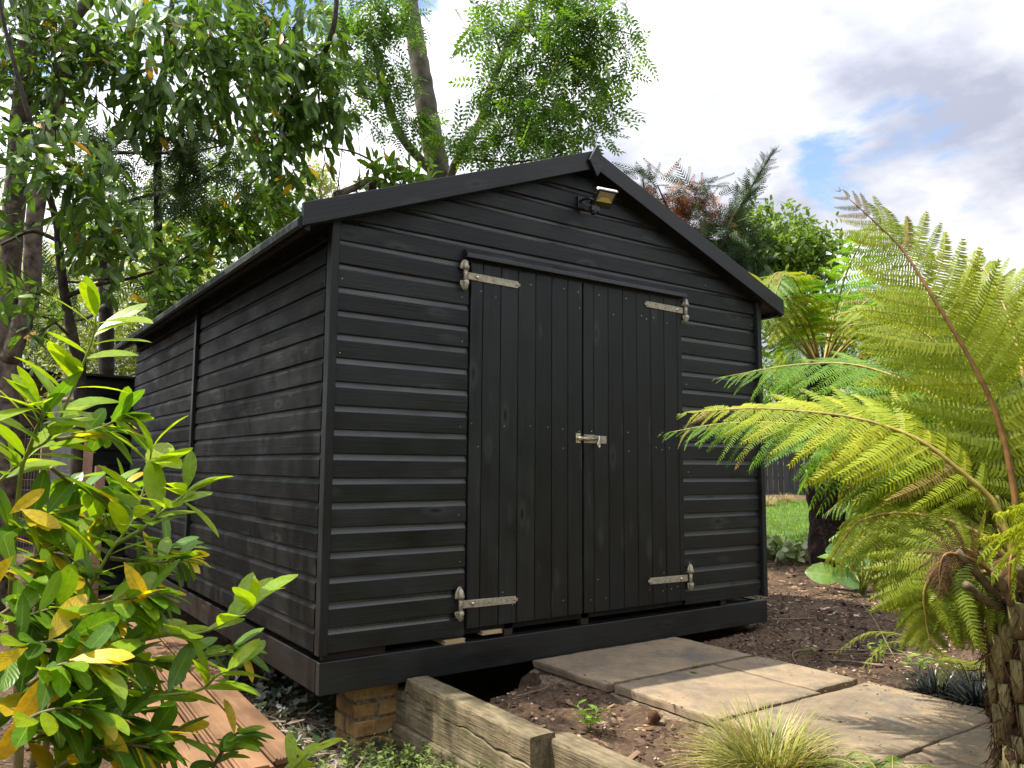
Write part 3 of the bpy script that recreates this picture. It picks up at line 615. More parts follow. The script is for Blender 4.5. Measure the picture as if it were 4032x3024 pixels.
def sleeper(x0, x1, ys, zb, topf, crack, label, seed):
    """beam along -y (local x), left face towards the camera; crack: list of (t, z fraction) along the left face"""
    r = random.Random(seed); n = 70; L = ys[1]-ys[0]; V = []; F = []; prof_n = 13
    for k in range(n+1):
        t = k/n; y = ys[0]+L*t; zt = topf(y); h = zt-zb
        ck = zb+h*np.interp(t, [c[0] for c in crack], [c[1] for c in crack])+0.004*math.sin(t*31)+0.003*math.sin(t*67)
        cd = 0.012; w = 0.0035+0.002*math.sin(t*12)
        er = 0.004+0.006*max(0, math.sin(t*23+seed)*math.sin(t*9.1+seed)); nz = lambda: r.gauss(0, 0.0011)
        a = 0.002*math.sin(t*9+seed)
        prof = [(x0+a+nz(), zb), (x0+a+nz(), zb+h*0.25), (x0+a+nz(), ck-w-0.003), (x0+a+0.004, ck-w), (x0+a+cd, ck), (x0+a+0.004, ck+w), (x0+a+nz(), ck+w+0.003), (x0+a+nz(), zt-er-0.004), (x0+a+er*0.8, zt-0.001+nz()*0.4), ((x0+x1)/2, zt+0.001*math.sin(t*40)+nz()*0.5), (x1-0.005+nz(), zt-0.001), (x1+nz(), zt-0.008), (x1, zb)]
        for x, z in prof: V.append((y-ys[0], -(x-x0), z-zb))
    for k in range(n):
        for i in range(prof_n):
            j = (i+1) % prof_n; F.append((k*prof_n+i, k*prof_n+j, (k+1)*prof_n+j, (k+1)*prof_n+i))
    F += [tuple(reversed(range(prof_n))), tuple(n*prof_n+i for i in range(prof_n))]
    me = bpy.data.meshes.new('timber_sleeper'); me.from_pydata(V, [], F); me.materials.append(M['sleeper'])
    o = inst('timber_sleeper', me, None, Matrix.Translation((x0, ys[0], zb)) @ Matrix.Rotation(PI/2, 4, 'Z'))
    return tag(o, label, 'sleeper', 'retaining edge sleepers')
sleeper(0.408, 0.522, (-0.985, 0.42), -0.352, lambda y: -0.150 if y < -0.035 else -0.214, [(0, 0.49), (0.25, 0.55), (0.33, 0.60), (0.42, 0.52), (0.66, 0.66), (1, 0.62)], 'cracked weathered sleeper whose notched end runs under the shed', 3)
sleeper(0.392, 0.50, (-0.86, 0.40), -0.56, lambda y: -0.356, [(0, 0.4), (1, 0.5)], 'lower sleeper beneath the cracked one, half hidden by periwinkle', 11)
sleeper(0.498, 0.610, (-2.6, -0.962), -0.372, lambda y: -0.170, [(0, 0.5), (0.5, 0.46), (1, 0.5)], 'weathered sleeper running out of the picture at the bottom', 5)

def cladding_stack():
    # profiled boards stacked loose along the side of the shed
    def prof(w, t):
        return [(0, 0), (w, 0), (w, t*0.35), (w+0.009, t*0.4), (w+0.009, t*0.62), (w, t*0.66), (w, t*0.98), (w-0.008, t), (w-0.012, t-0.009), (w-0.019, t), (w-0.023, t-0.009), (w-0.030, t), (w-0.034, t-0.007), (w-0.041, t), (0.024, t), (0.018, t-0.009), (0.005, t-0.009), (0, t-0.013)]
    w, t = 0.118, 0.024
    near, far = (-0.165, -0.33), (0.015, 3.75)
    dirv = Vector((far[0]-near[0], far[1]-near[1], 0)); Lt = dirv.length; ang = math.atan2(dirv.y, dirv.x)
    specs = [  # across (from right), layer from top, start offset, length
        (0.000, 0, 0.00, 3.95, 'top right board of the tan cladding stack'),
        (0.134, 0, -0.05, 3.85, 'second board from the right on top of the tan stack'),
        (0.300, 1, 0.10, 3.9, 'left board one layer down on the tan cladding stack'),
        (0.004, 1, 0.015, 3.9, 'board directly under the top right tan board'),
        (0.148, 1, -0.10, 3.9, 'middle board of the second layer of tan cladding'),
        (0.002, 2, -0.02, 3.9, 'lowest right board of the tan cladding stack'),
        (0.150, 2, -0.16, 3.9, 'lowest middle board of the tan cladding stack'),
        (0.330, 2, -0.04, 3.8, 'lowest left board of the tan cladding stack')]
    for ac, ly, so, L, lab in specs:
        mb = MB(); P = prof(w, t); n = len(P); seg = 14; ph = random.uniform(0, 9)
        for k in range(seg+1):
            x = L*k/seg
            for q, z in P: mb.v.append((x, q+0.0006*math.sin(x*0.9+ph), z))
        for k in range(seg):
            for i in range(n): j = (i+1) % n; mb.f.append((k*n+i, k*n+j, (k+1)*n+j, (k+1)*n+i))
        mb.f += [tuple(reversed(range(n))), tuple(seg*n+i for i in range(n))]
        m = Matrix.Translation((near[0], near[1], -0.302-ly*(t+0.0015))) @ Matrix.Rotation(ang, 4, 'Z') @ Matrix.Translation((so, ac, 0))
        o = mb.build('cladding_board', M['cedar'], None, False, 0, m); tag(o, lab, 'board', 'stacked tan cladding boards')
    for k, x in enumerate((0.25, 2.0, 3.5)):
        m = Matrix.Translation((near[0], near[1], -0.50)) @ Matrix.Rotation(ang, 4, 'Z')
        tag(MB().box(x, x+0.05, 0.01, 0.44, 0, 0.151).build('bearer', M['joist'], None, False, 0, m), ['rough bearer under the near end of the tan stack', 'rough bearer under the middle of the tan stack', 'rough bearer under the far end of the tan stack'][k], 'bearer', 'bearers under the tan stack')
cladding_stack()

# ------------------------------------------------------------------ litter on the soil
def chips():
    cube = np.array([[-.5, -.5, 0], [.5, -.5, 0], [.5, .5, 0], [-.5, .5, 0], [-.35, -.3, .5], [.42, -.35, .6], [.35, .3, .45], [-.4, .35, .5]], float)
    tri = np.array([[4, 5, 6], [4, 6, 7], [0, 1, 5], [0, 5, 4], [1, 2, 6], [1, 6, 5], [2, 3, 7], [2, 7, 6], [3, 0, 4], [3, 4, 7]])
    def field(N, x0, x1, y0, y1, bad):
        x = RNG.uniform(x0, x1, N); y = RNG.uniform(y0, y1, N); ok = ~bad(x, y); return x[ok], y[ok]
    on_path = lambda x, y: ((x > 1.07) & (x < 2.2) & (y < 0)) | ((x > 0.39) & (x < 0.62)) | ((x > 0) & (x < W) & (y > -0.02))
    bark = leaf_mat('bark_chips', [(0.0, (0.03, 0.02, 0.015)), (0.45, (0.08, 0.048, 0.034)), (0.75, (0.15, 0.09, 0.06)), (0.90, (0.26, 0.17, 0.11)), (1.0, (0.45, 0.34, 0.24))], 0.0, (1, 1, 1), 0.9, 0.2, False)
    x, y = field(15000, 0.5, 4.4, -2.6, 1.4, on_path); n = len(x); z = ground_h(x, y)-0.001
    d = rdirs(n, 0.25); nn = unit(np.stack([RNG.normal(0, .35, n), RNG.normal(0, .35, n), np.ones(n)], -1))
    s = np.stack([RNG.gamma(2.2, 0.010, n)+0.006, RNG.gamma(2, 0.0035, n)+0.003, RNG.uniform(0.003, 0.009, n)], -1)
    V, T = stamp((cube, tri), np.stack([x, y, z], -1), d, nn, s)
    tag(inst('bark_chips', np_mesh('bark_chips', V, T, bark, np.repeat(RNG.random(n), 8))), 'dark bark chips scattered over the soil bed', 'bark chips', kind='stuff')
    n = 7000; x = RNG.uniform(3.1, 9.5, n); y = RNG.uniform(-1.8, 4.6, n); z = ground_h(x, y)-0.001
    V, T = stamp((cube, tri), np.stack([x, y, z], -1), rdirs(n, 0.25), unit(np.stack([RNG.normal(0, .35, n), RNG.normal(0, .35, n), np.ones(n)], -1)), np.stack([RNG.gamma(2.2, 0.016, n)+0.012, RNG.gamma(2, 0.007, n)+0.006, RNG.uniform(0.005, 0.018, n)], -1))
    tag(inst('bark_mulch', np_mesh('bark_mulch', V, T, bark, np.repeat(RNG.random(n), 8))), 'bark mulch on the bed around the dark fern trunk', 'mulch', kind='stuff')
    x, y = field(1100, 0.5, 4.4, -2.3, 1.4, on_path); n = len(x); z = ground_h(x, y)+0.002
    V, T = stamp((cube, tri), np.stack([x, y, z], -1), rdirs(n), rdirs(n), RNG.uniform(0.004, 0.014, (n, 3)))
    stone = leaf_mat('pale_grit', [(0, (0.20, 0.16, 0.12)), (0.6, (0.40, 0.33, 0.26)), (1, (0.62, 0.58, 0.50))], 0.0, (1, 1, 1), 0.9, 0.2, False)
    tag(inst('grit', np_mesh('grit', V, T, stone, np.repeat(RNG.random(n), 8))), 'pale grit and small stones in the dark soil', 'grit', kind='stuff')
    n = 700; x = RNG.uniform(1.14, 2.19, n); y = RNG.uniform(-2.3, -0.05, n); e = RNG.random(n); x = np.where(e < .45, 1.15+np.abs(RNG.normal(0, .05, n)), np.where(e < .75, 2.17-np.abs(RNG.normal(0, .06, n)), x)); j = RNG.random(n) < .3; y = np.where(j & (e > .75), RNG.choice([-0.595, -1.21, -1.815], n)+RNG.normal(0, .012, n), y)
    V, T = stamp((cube, tri), np.stack([x, y, np.full(n, -0.160)], -1), rdirs(n, .2), unit(rdirs(n)*.3+np.array([0, 0, 1.0])), np.stack([RNG.gamma(2, .003, n)+.002, RNG.gamma(2, .002, n)+.0015, RNG.uniform(.001, .004, n)], -1))
    tag(inst('crumbs', np_mesh('crumbs', V, T, bark, np.repeat(RNG.random(n), 8))), 'soil crumbs spilled along the slab edges and joints', 'crumbs', kind='stuff')
    # low ground left of the sleepers: stones and dry leaf litter
    N = 5200; x = RNG.uniform(-1.6, 0.42, N); y = RNG.uniform(-1.4, 1.6, N); ok = ~((x > -0.62) & (x < 0.0) & (y > -0.35)); x, y = x[ok], y[ok]; n = len(x); z = ground_h(x, y)
    V, T = stamp((cube, tri), np.stack([x, y, z], -1), rdirs(n, .3), unit(rdirs(n)+np.array([0, 0, 1.5])), np.stack([RNG.gamma(2, .009, n)+.006, RNG.gamma(2, .007, n)+.004, RNG.uniform(.003, .014, n)], -1))
    tag(inst('leaf_litter', np_mesh('leaf_litter', V, T, leaf_mat('leaf_litter', [(0, (0.05, 0.035, 0.025)), (0.5, (0.14, 0.10, 0.07)), (0.85, (0.26, 0.20, 0.14)), (1, (0.42, 0.38, 0.32))], 0.1, (1, 1, 1), 0.9, 0.2, False), np.repeat(RNG.random(n), 8))), 'dry leaf litter and small stones below the sleepers', 'leaf litter', kind='stuff')
chips()
M['twig'] = plain('dry_twig', (0.24, 0.17, 0.11), 0.9, 0, 0.3, 40)
M['greentwig'] = plain('green_runner_stem', (0.16, 0.17, 0.07), 0.7, 0, 0.3, 40)
def twig(pts, r, label, mat='twig'):
    P = spline(pts, 16); n = len(P); R = [r*(1-0.6*i/n) for i in range(n)]
    tag(MB().tube(P, R, 6).build('twig', M[mat], None, True), label, 'twig')
gz = lambda x, y, d=0.006: (x, y, float(ground_h(x, y))+d)
twig([gz(2.95, -0.75), gz(2.6, -0.55), gz(2.35, -0.72), gz(2.1+.2, -0.85)], 0.005, 'pale dry twig lying on the soil beside the path')
twig([gz(3.15, 0.05, .02), gz(3.3, -.02, .02), gz(3.45, -.10, .01)], 0.007, 'short grey stick by the right base corner of the shed')
twig([gz(2.9, -0.95), (3.15, -0.62, 0.0), (3.35, -0.25, 0.02), gz(3.35, 0.15, 0.03)], 0.004, 'thin green runner arching over the soil mound', 'greentwig')
twig([gz(3.1, -1.2), gz(3.0, -0.9, .03), gz(2.75, -0.7), gz(2.55, -0.45)], 0.004, 'long pale root trailing across the soil', 'twig')
twig([gz(2.72, -0.98), gz(2.64, -0.85, .015), gz(2.58, -0.74)], 0.008, 'thick broken twig on the soil in front of the mound')
twig([gz(0.72, -0.45), gz(0.85, -0.5, .02), gz(0.98, -0.38)], 0.003, 'fine straw twig beside the hole under the shed')

# ------------------------------------------------------------------ leaf templates
KEEP = []
def leaf_tpl(stations, fold=0.10, curve=0.18, petiole=0.0):
    """stations: (t, halfwidth); a midrib with two blades, tris"""
    V = []; T = []
    for t, w in stations:
        z = -curve*t*t; V += [(t, 0, z), (t-0.02*w, w, z+fold*w*2.2), (t-0.02*w, -w, z+fold*w*2.2)]
    for i in range(len(stations)-1):
        a, b = i*3, i*3+3
        T += [(a, b, b+1), (a, b+1, a+1), (a, a+2, b+2), (a, b+2, b)]
    A = np.array(V, float); TPL_ATTR[id(A)] = (np.array([t for t, w in stations for _ in range(3)], float), np.array([0, 1, -1]*len(stations), float)); KEEP.append(A)
    return A, np.array(T)
LAUREL = leaf_tpl([(0, 0.012), (0.06, 0.02), (0.18, 0.085), (0.38, 0.145), (0.58, 0.165), (0.78, 0.145), (0.92, 0.085), (1.0, 0.008)], 0.055, 0.17)
LAUREL2 = leaf_tpl([(0, 0.012), (0.22, 0.12), (0.55, 0.175), (0.85, 0.11), (1.0, 0.004)], 0.09, 0.20)
SMALL = leaf_tpl([(0, 0.01), (0.35, 0.20), (0.7, 0.16), (1.0, 0.005)], 0.08, 0.12)
TINY = (np.array([[0, 0, 0], [0.5, 0.22, 0.03], [1, 0, -0.08], [0.5, -0.22, 0.03]], float), np.array([[0, 2, 1], [0, 3, 2]]))
def tpl_mesh(name, tpl, mat): return np_mesh(name, tpl[0], tpl[1], mat, np.zeros(len(tpl[0])), True, tpl)

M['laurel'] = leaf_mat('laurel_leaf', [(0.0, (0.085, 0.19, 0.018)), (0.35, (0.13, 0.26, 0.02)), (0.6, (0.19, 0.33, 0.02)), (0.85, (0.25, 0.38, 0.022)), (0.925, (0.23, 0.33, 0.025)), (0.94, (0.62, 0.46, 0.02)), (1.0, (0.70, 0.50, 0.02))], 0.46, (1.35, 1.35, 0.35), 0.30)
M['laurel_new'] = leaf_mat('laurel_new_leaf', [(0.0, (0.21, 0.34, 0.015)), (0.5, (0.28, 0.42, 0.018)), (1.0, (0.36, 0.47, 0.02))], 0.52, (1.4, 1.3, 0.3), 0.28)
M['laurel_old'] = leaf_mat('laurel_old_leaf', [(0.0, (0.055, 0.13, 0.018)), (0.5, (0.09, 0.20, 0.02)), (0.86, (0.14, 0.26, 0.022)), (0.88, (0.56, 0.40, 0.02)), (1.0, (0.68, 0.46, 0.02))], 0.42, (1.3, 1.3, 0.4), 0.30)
M['laurel_tree'] = leaf_mat('laurel_tree_leaf', [(0.0, (0.06, 0.12, 0.028)), (0.5, (0.095, 0.18, 0.035)), (0.975, (0.16, 0.27, 0.04)), (0.98, (0.42, 0.24, 0.03)), (1.0, (0.5, 0.28, 0.04))], 0.36, (1.3, 1.4, 0.5), 0.38)
M['stem'] = plain('laurel_stem', (0.17, 0.14, 0.05), 0.6, 0, 0.3, 30)
M['greenstem'] = plain('green_young_stem', (0.22, 0.28, 0.05), 0.5, 0, 0.2, 30)
M['bark'] = plain('grey_brown_bark', (0.16, 0.125, 0.095), 0.9, 0, 0.45, 14, 0.9)
M['darkbark'] = plain('dark_bark', (0.055, 0.042, 0.032), 0.9, 0, 0.4, 18, 0.8)
M['palebark'] = plain('pale_ash_bark', (0.17, 0.15, 0.12), 0.9, 0, 0.3, 8, 0.6)

# ------------------------------------------------------------------ the laurel bush in the left foreground
def laurel_bush():
    B = thing('laurel_bush', 'bright green laurel bush in the left foreground with some yellow leaves', 'bush', (-1.152, -1.117, 0.102)[:2]+(-0.43,))
    mesh_new = tpl_mesh('leaf_new', LAUREL, M['laurel_new']); mesh_mid = tpl_mesh('leaf_mid', LAUREL, M['laurel']); mesh_old = tpl_mesh('leaf_old', LAUREL, M['laurel_old'])
    shoots = [  # points, leaf size, leaves, kind (0 new, 1 mixed, 2 old)
        ([(-1.213, -1.123, 0.488), (-1.222, -1.310, 0.751), (-1.214, -1.350, 0.828), (-1.182, -1.402, 0.859), (-1.164, -1.420, 0.906), (-1.139, -1.449, 0.992), (-1.121, -1.496, 1.071), (-1.121, -1.527, 1.121)], 0.105, 30, 0),
        ([(-1.214, -1.350, 0.828), (-1.205, -1.412, 0.879), (-1.200, -1.470, 0.912), (-1.209, -1.490, 0.930)], 0.105, 13, 0),
        ([(-1.168, -1.411, 0.860), (-1.127, -1.356, 0.871), (-1.075, -1.333, 0.891), (-1.039, -1.312, 0.910), (-1.025, -1.310, 0.915)], 0.10, 12, 1),
        ([(-1.141, -1.275, 0.323), (-1.134, -1.384, 0.457), (-1.094, -1.462, 0.553), (-1.062, -1.494, 0.631), (-1.021, -1.494, 0.696), (-0.996, -1.475, 0.791), (-0.992, -1.485, 0.848)], 0.108, 22, 0),
        ([(-1.053, -1.490, 0.643), (-1.012, -1.548, 0.679), (-0.983, -1.573, 0.713), (-0.952, -1.598, 0.742), (-0.945, -1.605, 0.758)], 0.10, 15, 0),
        ([(-1.060, -1.481, 0.614), (-1.003, -1.471, 0.602), (-0.940, -1.440, 0.595), (-0.888, -1.428, 0.599)], 0.075, 14, 1),
        ([(-1.103, -1.502, 0.440), (-1.074, -1.524, 0.447), (-1.014, -1.592, 0.461), (-0.978, -1.644, 0.475), (-0.914, -1.690, 0.484), (-0.848, -1.717, 0.519), (-0.833, -1.730, 0.539)], 0.098, 20, 0),
        ([(-1.095, -1.507, 0.440), (-1.044, -1.516, 0.416), (-0.958, -1.551, 0.402), (-0.847, -1.582, 0.416), (-0.818, -1.603, 0.424)], 0.09, 14, 1),
        ([(-1.132, -1.529, 0.325), (-1.074, -1.571, 0.339), (-0.993, -1.669, 0.367), (-0.929, -1.716, 0.380), (-0.903, -1.738, 0.407), (-0.881, -1.755, 0.421)], 0.095, 15, 0),
        ([(-0.793, -1.683, 0.145), (-0.764, -1.707, 0.173), (-0.736, -1.731, 0.206), (-0.716, -1.749, 0.234)], 0.075, 9, 0),
        ([(-0.900, -1.674, 0.183), (-0.882, -1.694, 0.237), (-0.862, -1.713, 0.278), (-0.852, -1.722, 0.291)], 0.07, 9, 1),
        ([(-1.245, -1.410, 0.504), (-1.202, -1.446, 0.541), (-1.148, -1.463, 0.576), (-1.100, -1.474, 0.588)], 0.10, 14, 1),
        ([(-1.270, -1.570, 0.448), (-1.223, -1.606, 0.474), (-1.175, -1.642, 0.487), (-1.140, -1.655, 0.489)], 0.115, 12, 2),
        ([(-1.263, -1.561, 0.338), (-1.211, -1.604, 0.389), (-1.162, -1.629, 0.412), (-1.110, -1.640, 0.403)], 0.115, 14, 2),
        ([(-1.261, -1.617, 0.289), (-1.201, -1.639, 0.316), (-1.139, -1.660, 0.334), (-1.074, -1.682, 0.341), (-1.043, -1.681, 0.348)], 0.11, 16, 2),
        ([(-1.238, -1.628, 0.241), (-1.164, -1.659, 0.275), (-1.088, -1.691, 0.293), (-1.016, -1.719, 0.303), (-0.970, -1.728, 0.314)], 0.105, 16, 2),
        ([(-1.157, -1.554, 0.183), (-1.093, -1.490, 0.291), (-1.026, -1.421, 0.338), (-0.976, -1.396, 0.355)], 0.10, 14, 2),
        ([(-1.262, -1.229, 0.627), (-1.222, -1.261, 0.658), (-1.182, -1.282, 0.688), (-1.146, -1.283, 0.698)], 0.105, 14, 1),
        ([(-1.262, -1.344, 0.561), (-1.224, -1.362, 0.589), (-1.176, -1.375, 0.621), (-1.143, -1.376, 0.634)], 0.105, 12, 2),
        ([(-1.270, -1.239, 0.749), (-1.240, -1.266, 0.790), (-1.216, -1.285, 0.811)], 0.10, 10, 0),
        ([(-1.162, -1.285, 0.801), (-1.121, -1.261, 0.769), (-1.076, -1.216, 0.746), (-1.033, -1.196, 0.734)], 0.10, 12, 1),
        ([(-1.097, -1.152, 0.558), (-1.040, -1.141, 0.631), (-0.998, -1.117, 0.696), (-0.979, -1.113, 0.754)], 0.10, 16, 1),
        ([(-1.028, -1.191, 0.481), (-0.958, -1.184, 0.518), (-0.904, -1.168, 0.581), (-0.877, -1.190, 0.604)], 0.095, 14, 2),
        ([(-1.166, -1.080, 0.369), (-1.092, -1.079, 0.437), (-1.008, -1.074, 0.417), (-0.952, -1.115, 0.429)], 0.10, 16, 2),
        ([(-1.162, -0.967, 0.427), (-1.138, -0.941, 0.573), (-1.098, -0.917, 0.653), (-1.061, -0.949, 0.690)], 0.10, 16, 2),
        ([(-1.238, -1.028, 0.368), (-1.204, -1.000, 0.436), (-1.165, -0.993, 0.454)], 0.105, 12, 2),
        ([(-1.130, -1.554, 0.514), (-1.072, -1.598, 0.542), (-1.027, -1.619, 0.550), (-0.985, -1.625, 0.556)], 0.09, 14, 1),
        ([(-1.215, -1.730, 0.434), (-1.177, -1.748, 0.463), (-1.135, -1.754, 0.467), (-1.098, -1.753, 0.454)], 0.095, 13, 1),
        ([(-1.239, -1.766, 0.372), (-1.198, -1.800, 0.403), (-1.152, -1.808, 0.405), (-1.104, -1.815, 0.391)], 0.095, 13, 2),
        ([(-1.167, -1.746, 0.293), (-1.115, -1.774, 0.322), (-1.060, -1.788, 0.323), (-1.008, -1.798, 0.308)], 0.09, 14, 2),
        ([(-1.264, -1.519, 0.496), (-1.229, -1.546, 0.514), (-1.185, -1.554, 0.528), (-1.147, -1.557, 0.534)], 0.095, 13, 1)]
    # main stems down to the ground
    root = Vector((-1.152, -1.117, 0.102)); root.z = -0.45
    def stem(pts, r0, r1, mat='stem'):
        P = spline(pts, 12*max(1, len(pts)-1)); n = len(P); MB().tube(P, [r0+(r1-r0)*i/(n-1) for i in range(n)], 7).build('branch', M[mat], B, True)
    stem([root, (-1.177, -1.113, 0.208), (-1.213, -1.123, 0.488)], 0.013, 0.008)
    stem([root, (-1.146, -1.196, 0.204), (-1.141, -1.275, 0.323)], 0.012, 0.008)
    stem([root, (-1.139, -1.325, 0.218), (-1.132, -1.529, 0.325)], 0.010, 0.006); stem([(-1.132, -1.529, 0.325), (-1.118, -1.511, 0.398), (-1.103, -1.502, 0.440)], 0.006, 0.005)
    stem([root, (-1.246, -1.382, 0.289), (-1.270, -1.570, 0.448)], 0.010, 0.006); stem([(-1.246, -1.382, 0.289), (-1.262, -1.344, 0.561), (-1.270, -1.239, 0.749)], 0.009, 0.006)
    stem([root, (-0.992, -1.543, 0.143), (-0.900, -1.674, 0.183), (-0.793, -1.683, 0.145)], 0.008, 0.004)
    stem([root, (-1.166, -1.080, 0.369), (-1.097, -1.152, 0.558)], 0.009, 0.006); stem([root, (-1.044, -1.270, 0.226), (-1.028, -1.191, 0.481)], 0.008, 0.005)
    loc = {0: [], 1: [], 2: []}
    up = np.array([0, 0, 1.0])
    for pts, size, n, kind in shoots:
        P = spline(pts, 60); tan = unit(np.gradient(P, axis=0)); m = len(P)
        MB().tube(P[::2], [0.0048-0.003*i/30 for i in range(len(P[::2]))], 6).build('branch', M['greenstem'] if kind == 0 else M['stem'], B, True)
        n = int(n*(1.0 if kind == 0 else 2.3)); ph = random.uniform(0, 6.28)
        for i in range(n):
            t = 0.22+0.78*(i+random.uniform(-.2, .2))/(n-1); t = min(max(t, 0.12), 1.0); k = min(int(t*(m-1)), m-1); tn = tan[k]; p = P[k]
            a = (i % 2)*PI+ph*0.08+random.uniform(-.55, .55); s1 = np.cross(tn, up); s1 /= np.linalg.norm(s1)+1e-6; s2 = np.cross(s1, tn)
            if i % 5 == 4: a += PI/2
            rad = s1*math.cos(a)+s2*math.sin(a)*0.8
            op = 0.4 if t > 0.96 else random.uniform(0.85, 1.25)
            d = tn*math.cos(op)+rad*math.sin(op)+RNG.normal(0, .09, 3)+np.array([0, 0, 0.12 if kind == 0 else -0.16])
            nn = up*1.0+tn*0.35+RNG.normal(0, .20, 3)-rad*0.10
            sz = size*random.uniform(0.8, 1.18)*(0.72 if t > 0.95 else 1.0)*(1.12 if kind == 0 else 1.0)
            wd = random.uniform(0.95, 1.25); kk = kind if random.random() > 0.12 else (kind+1) % 3
            if kind == 0 and t < 0.4 and random.random() < 0.4: kk = 1
            loc[kk].append((p, d, nn, (sz, sz*wd, sz*random.uniform(0.6, 1.7)), random.random()))
    # yellowed leaves hanging low on the left
    my = leaf_mat('laurel_yellow_leaf', [(0.0, (0.66, 0.48, 0.012)), (0.6, (0.78, 0.55, 0.015)), (1.0, (0.70, 0.42, 0.02))], 0.45, (1.2, 1.1, 0.4), 0.4); ym = tpl_mesh('leaf_yellow', LAUREL, my)
    for (p, d, sz) in (((-1.186, -1.779, 0.463), (-.55, .2, -1), .125), ((-1.205, -1.796, 0.410), (-.6, .3, -.9), .12), ((-1.158, -1.763, 0.475), (.9, -.5, .15), .12), ((-1.123, -1.764, 0.483), (.1, .1, -1), .085), ((-1.218, -1.723, 0.495), (-.8, .5, -.5), .10), ((-1.133, -1.607, 0.463), (.9, -.4, -.4), .10), ((-1.243, -1.437, 0.708), (.5, -.3, .5), .09), ((-1.225, -1.452, 0.718), (.9, -.6, -.4), .10), ((-1.234, -1.496, 0.630), (-.6, .4, -.8), .11), ((-1.057, -1.619, 0.619), (.5, -.3, -.9), .10), ((-1.106, -1.812, 0.376), (.45, -.2, -1), .115), ((-1.176, -1.570, 0.406), (.9, -.5, -.3), .11), ((-1.066, -1.415, 0.516), (.9, -.5, .1), .10), ((-1.006, -1.323, 0.425), (.3, .1, -1), .10), ((-1.041, -1.773, 0.292), (.3, .2, -1), .08), ((-1.145, -1.479, 0.491), (-.5, .5, -.6), .10)):
        loc[0].append(None); nn = np.array(CAM)-np.array(p)+np.array([0, 0, .9])+RNG.normal(0, .3, 3)
        leaf_parts(B, 'leaf', ym, LAUREL, [p], np.array([d], float), np.array([nn]), np.array([(sz*.86, sz*.86, sz*.8)]), [random.random()], my, 1); loc[0].pop()
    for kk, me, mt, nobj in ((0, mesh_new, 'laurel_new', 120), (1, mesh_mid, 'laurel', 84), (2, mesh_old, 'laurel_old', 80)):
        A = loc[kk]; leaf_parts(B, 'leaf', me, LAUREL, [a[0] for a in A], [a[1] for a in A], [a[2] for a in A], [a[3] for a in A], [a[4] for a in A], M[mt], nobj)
laurel_bush()

# ------------------------------------------------------------------ tree ferns
def pinna_tpl(n=24, dr=0.10, cvk=0.10, seed=0):
    rr = random.Random(seed); V = []; T = []; cv = lambda t: cvk*t*t
    for i in range(n):
        t = 0.03+0.95*i/(n-1); L0 = 0.128*(1-t)**0.55*min(1, 0.55+t*4)+0.010; w = 0.95/(n-1)*0.76; zc = -dr*t*t
        for s in (1, -1):
            b = len(V); y0 = cv(t); L = L0*rr.uniform(0.86, 1.08); zt = rr.uniform(-.035, .012); t += rr.uniform(-.004, .004); V += [(t-w*0.50, y0, zc), (t+w*0.42, y0, zc), (t+w*0.95, y0+s*L*0.62, zc-0.008+zt*.4), (t+w*1.5, y0+s*L, zc-0.02+zt), (t+w*0.05, y0+s*L*0.60, zc-0.008+zt*.4)]
            T += [(b, b+1, b+2), (b, b+2, b+4), (b+4, b+2, b+3)] if s > 0 else [(b, b+2, b+1), (b, b+4, b+2), (b+4, b+3, b+2)]
    b = len(V); V += [(0, 0.006, 0.002), (0, -0.006, 0.002), (0.5, 0.005+cv(.5), -dr*.25), (0.5, -0.005+cv(.5), -dr*.25), (1, cv(1), -dr)]; T += [(b, b+1, b+3), (b, b+3, b+2), (b+2, b+3, b+4)]
    return np.array(V, float), np.array(T)
PINNAS = [pinna_tpl(27, 0.06, 0.12, 1), pinna_tpl(27, 0.20, 0.06, 2), pinna_tpl(26, 0.34, 0.16, 3)]; PINNA = PINNAS[0]; PINNAS2 = [pinna_tpl(18, 0.10, 0.10, 4), pinna_tpl(18, 0.28, 0.12, 5)]; PINNA2 = PINNAS2[0]
M['fern'] = leaf_mat('fern_green', [(0, (0.190, 0.258, 0.025)), (0.5, (0.269, 0.336, 0.03)), (1, (0.347, 0.392, 0.04))], 0.56, (1.25, 1.15, 0.4), 0.45, 0.35, False)
M['fern_yellow'] = leaf_mat('fern_yellow_green', [(0, (0.291, 0.381, 0.025)), (0.5, (0.381, 0.459, 0.03)), (1, (0.470, 0.504, 0.04))], 0.56, (1.25, 1.1, 0.3), 0.45, 0.35, False)
M['fern_bronze'] = leaf_mat('fern_bronze_tip', [(0, (0.20, 0.18, 0.035)), (0.5, (0.27, 0.23, 0.045)), (1, (0.28, 0.16, 0.05))], 0.4, (1.3, 1.1, 0.5), 0.5, 0.3, False)
M['fern_dark'] = leaf_mat('fern_deep_green', [(0, (0.101, 0.213, 0.03)), (0.5, (0.157, 0.291, 0.035)), (1, (0.213, 0.347, 0.04))], 0.52, (1.2, 1.3, 0.45), 0.4, 0.4, False)
M['fern_dead'] = leaf_mat('fern_dead_brown', [(0, (0.10, 0.06, 0.03)), (1, (0.24, 0.14, 0.07))], 0.3, (1, 0.8, 0.5), 0.8, 0.2, False)
M['rachis'] = plain('fern_rachis', (0.34, 0.26, 0.06), 0.5, 0, 0.2, 30); M['rachis_brown'] = plain('fern_rachis_brown', (0.22, 0.11, 0.035), 0.5, 0, 0.25, 30)
PMESH = {}
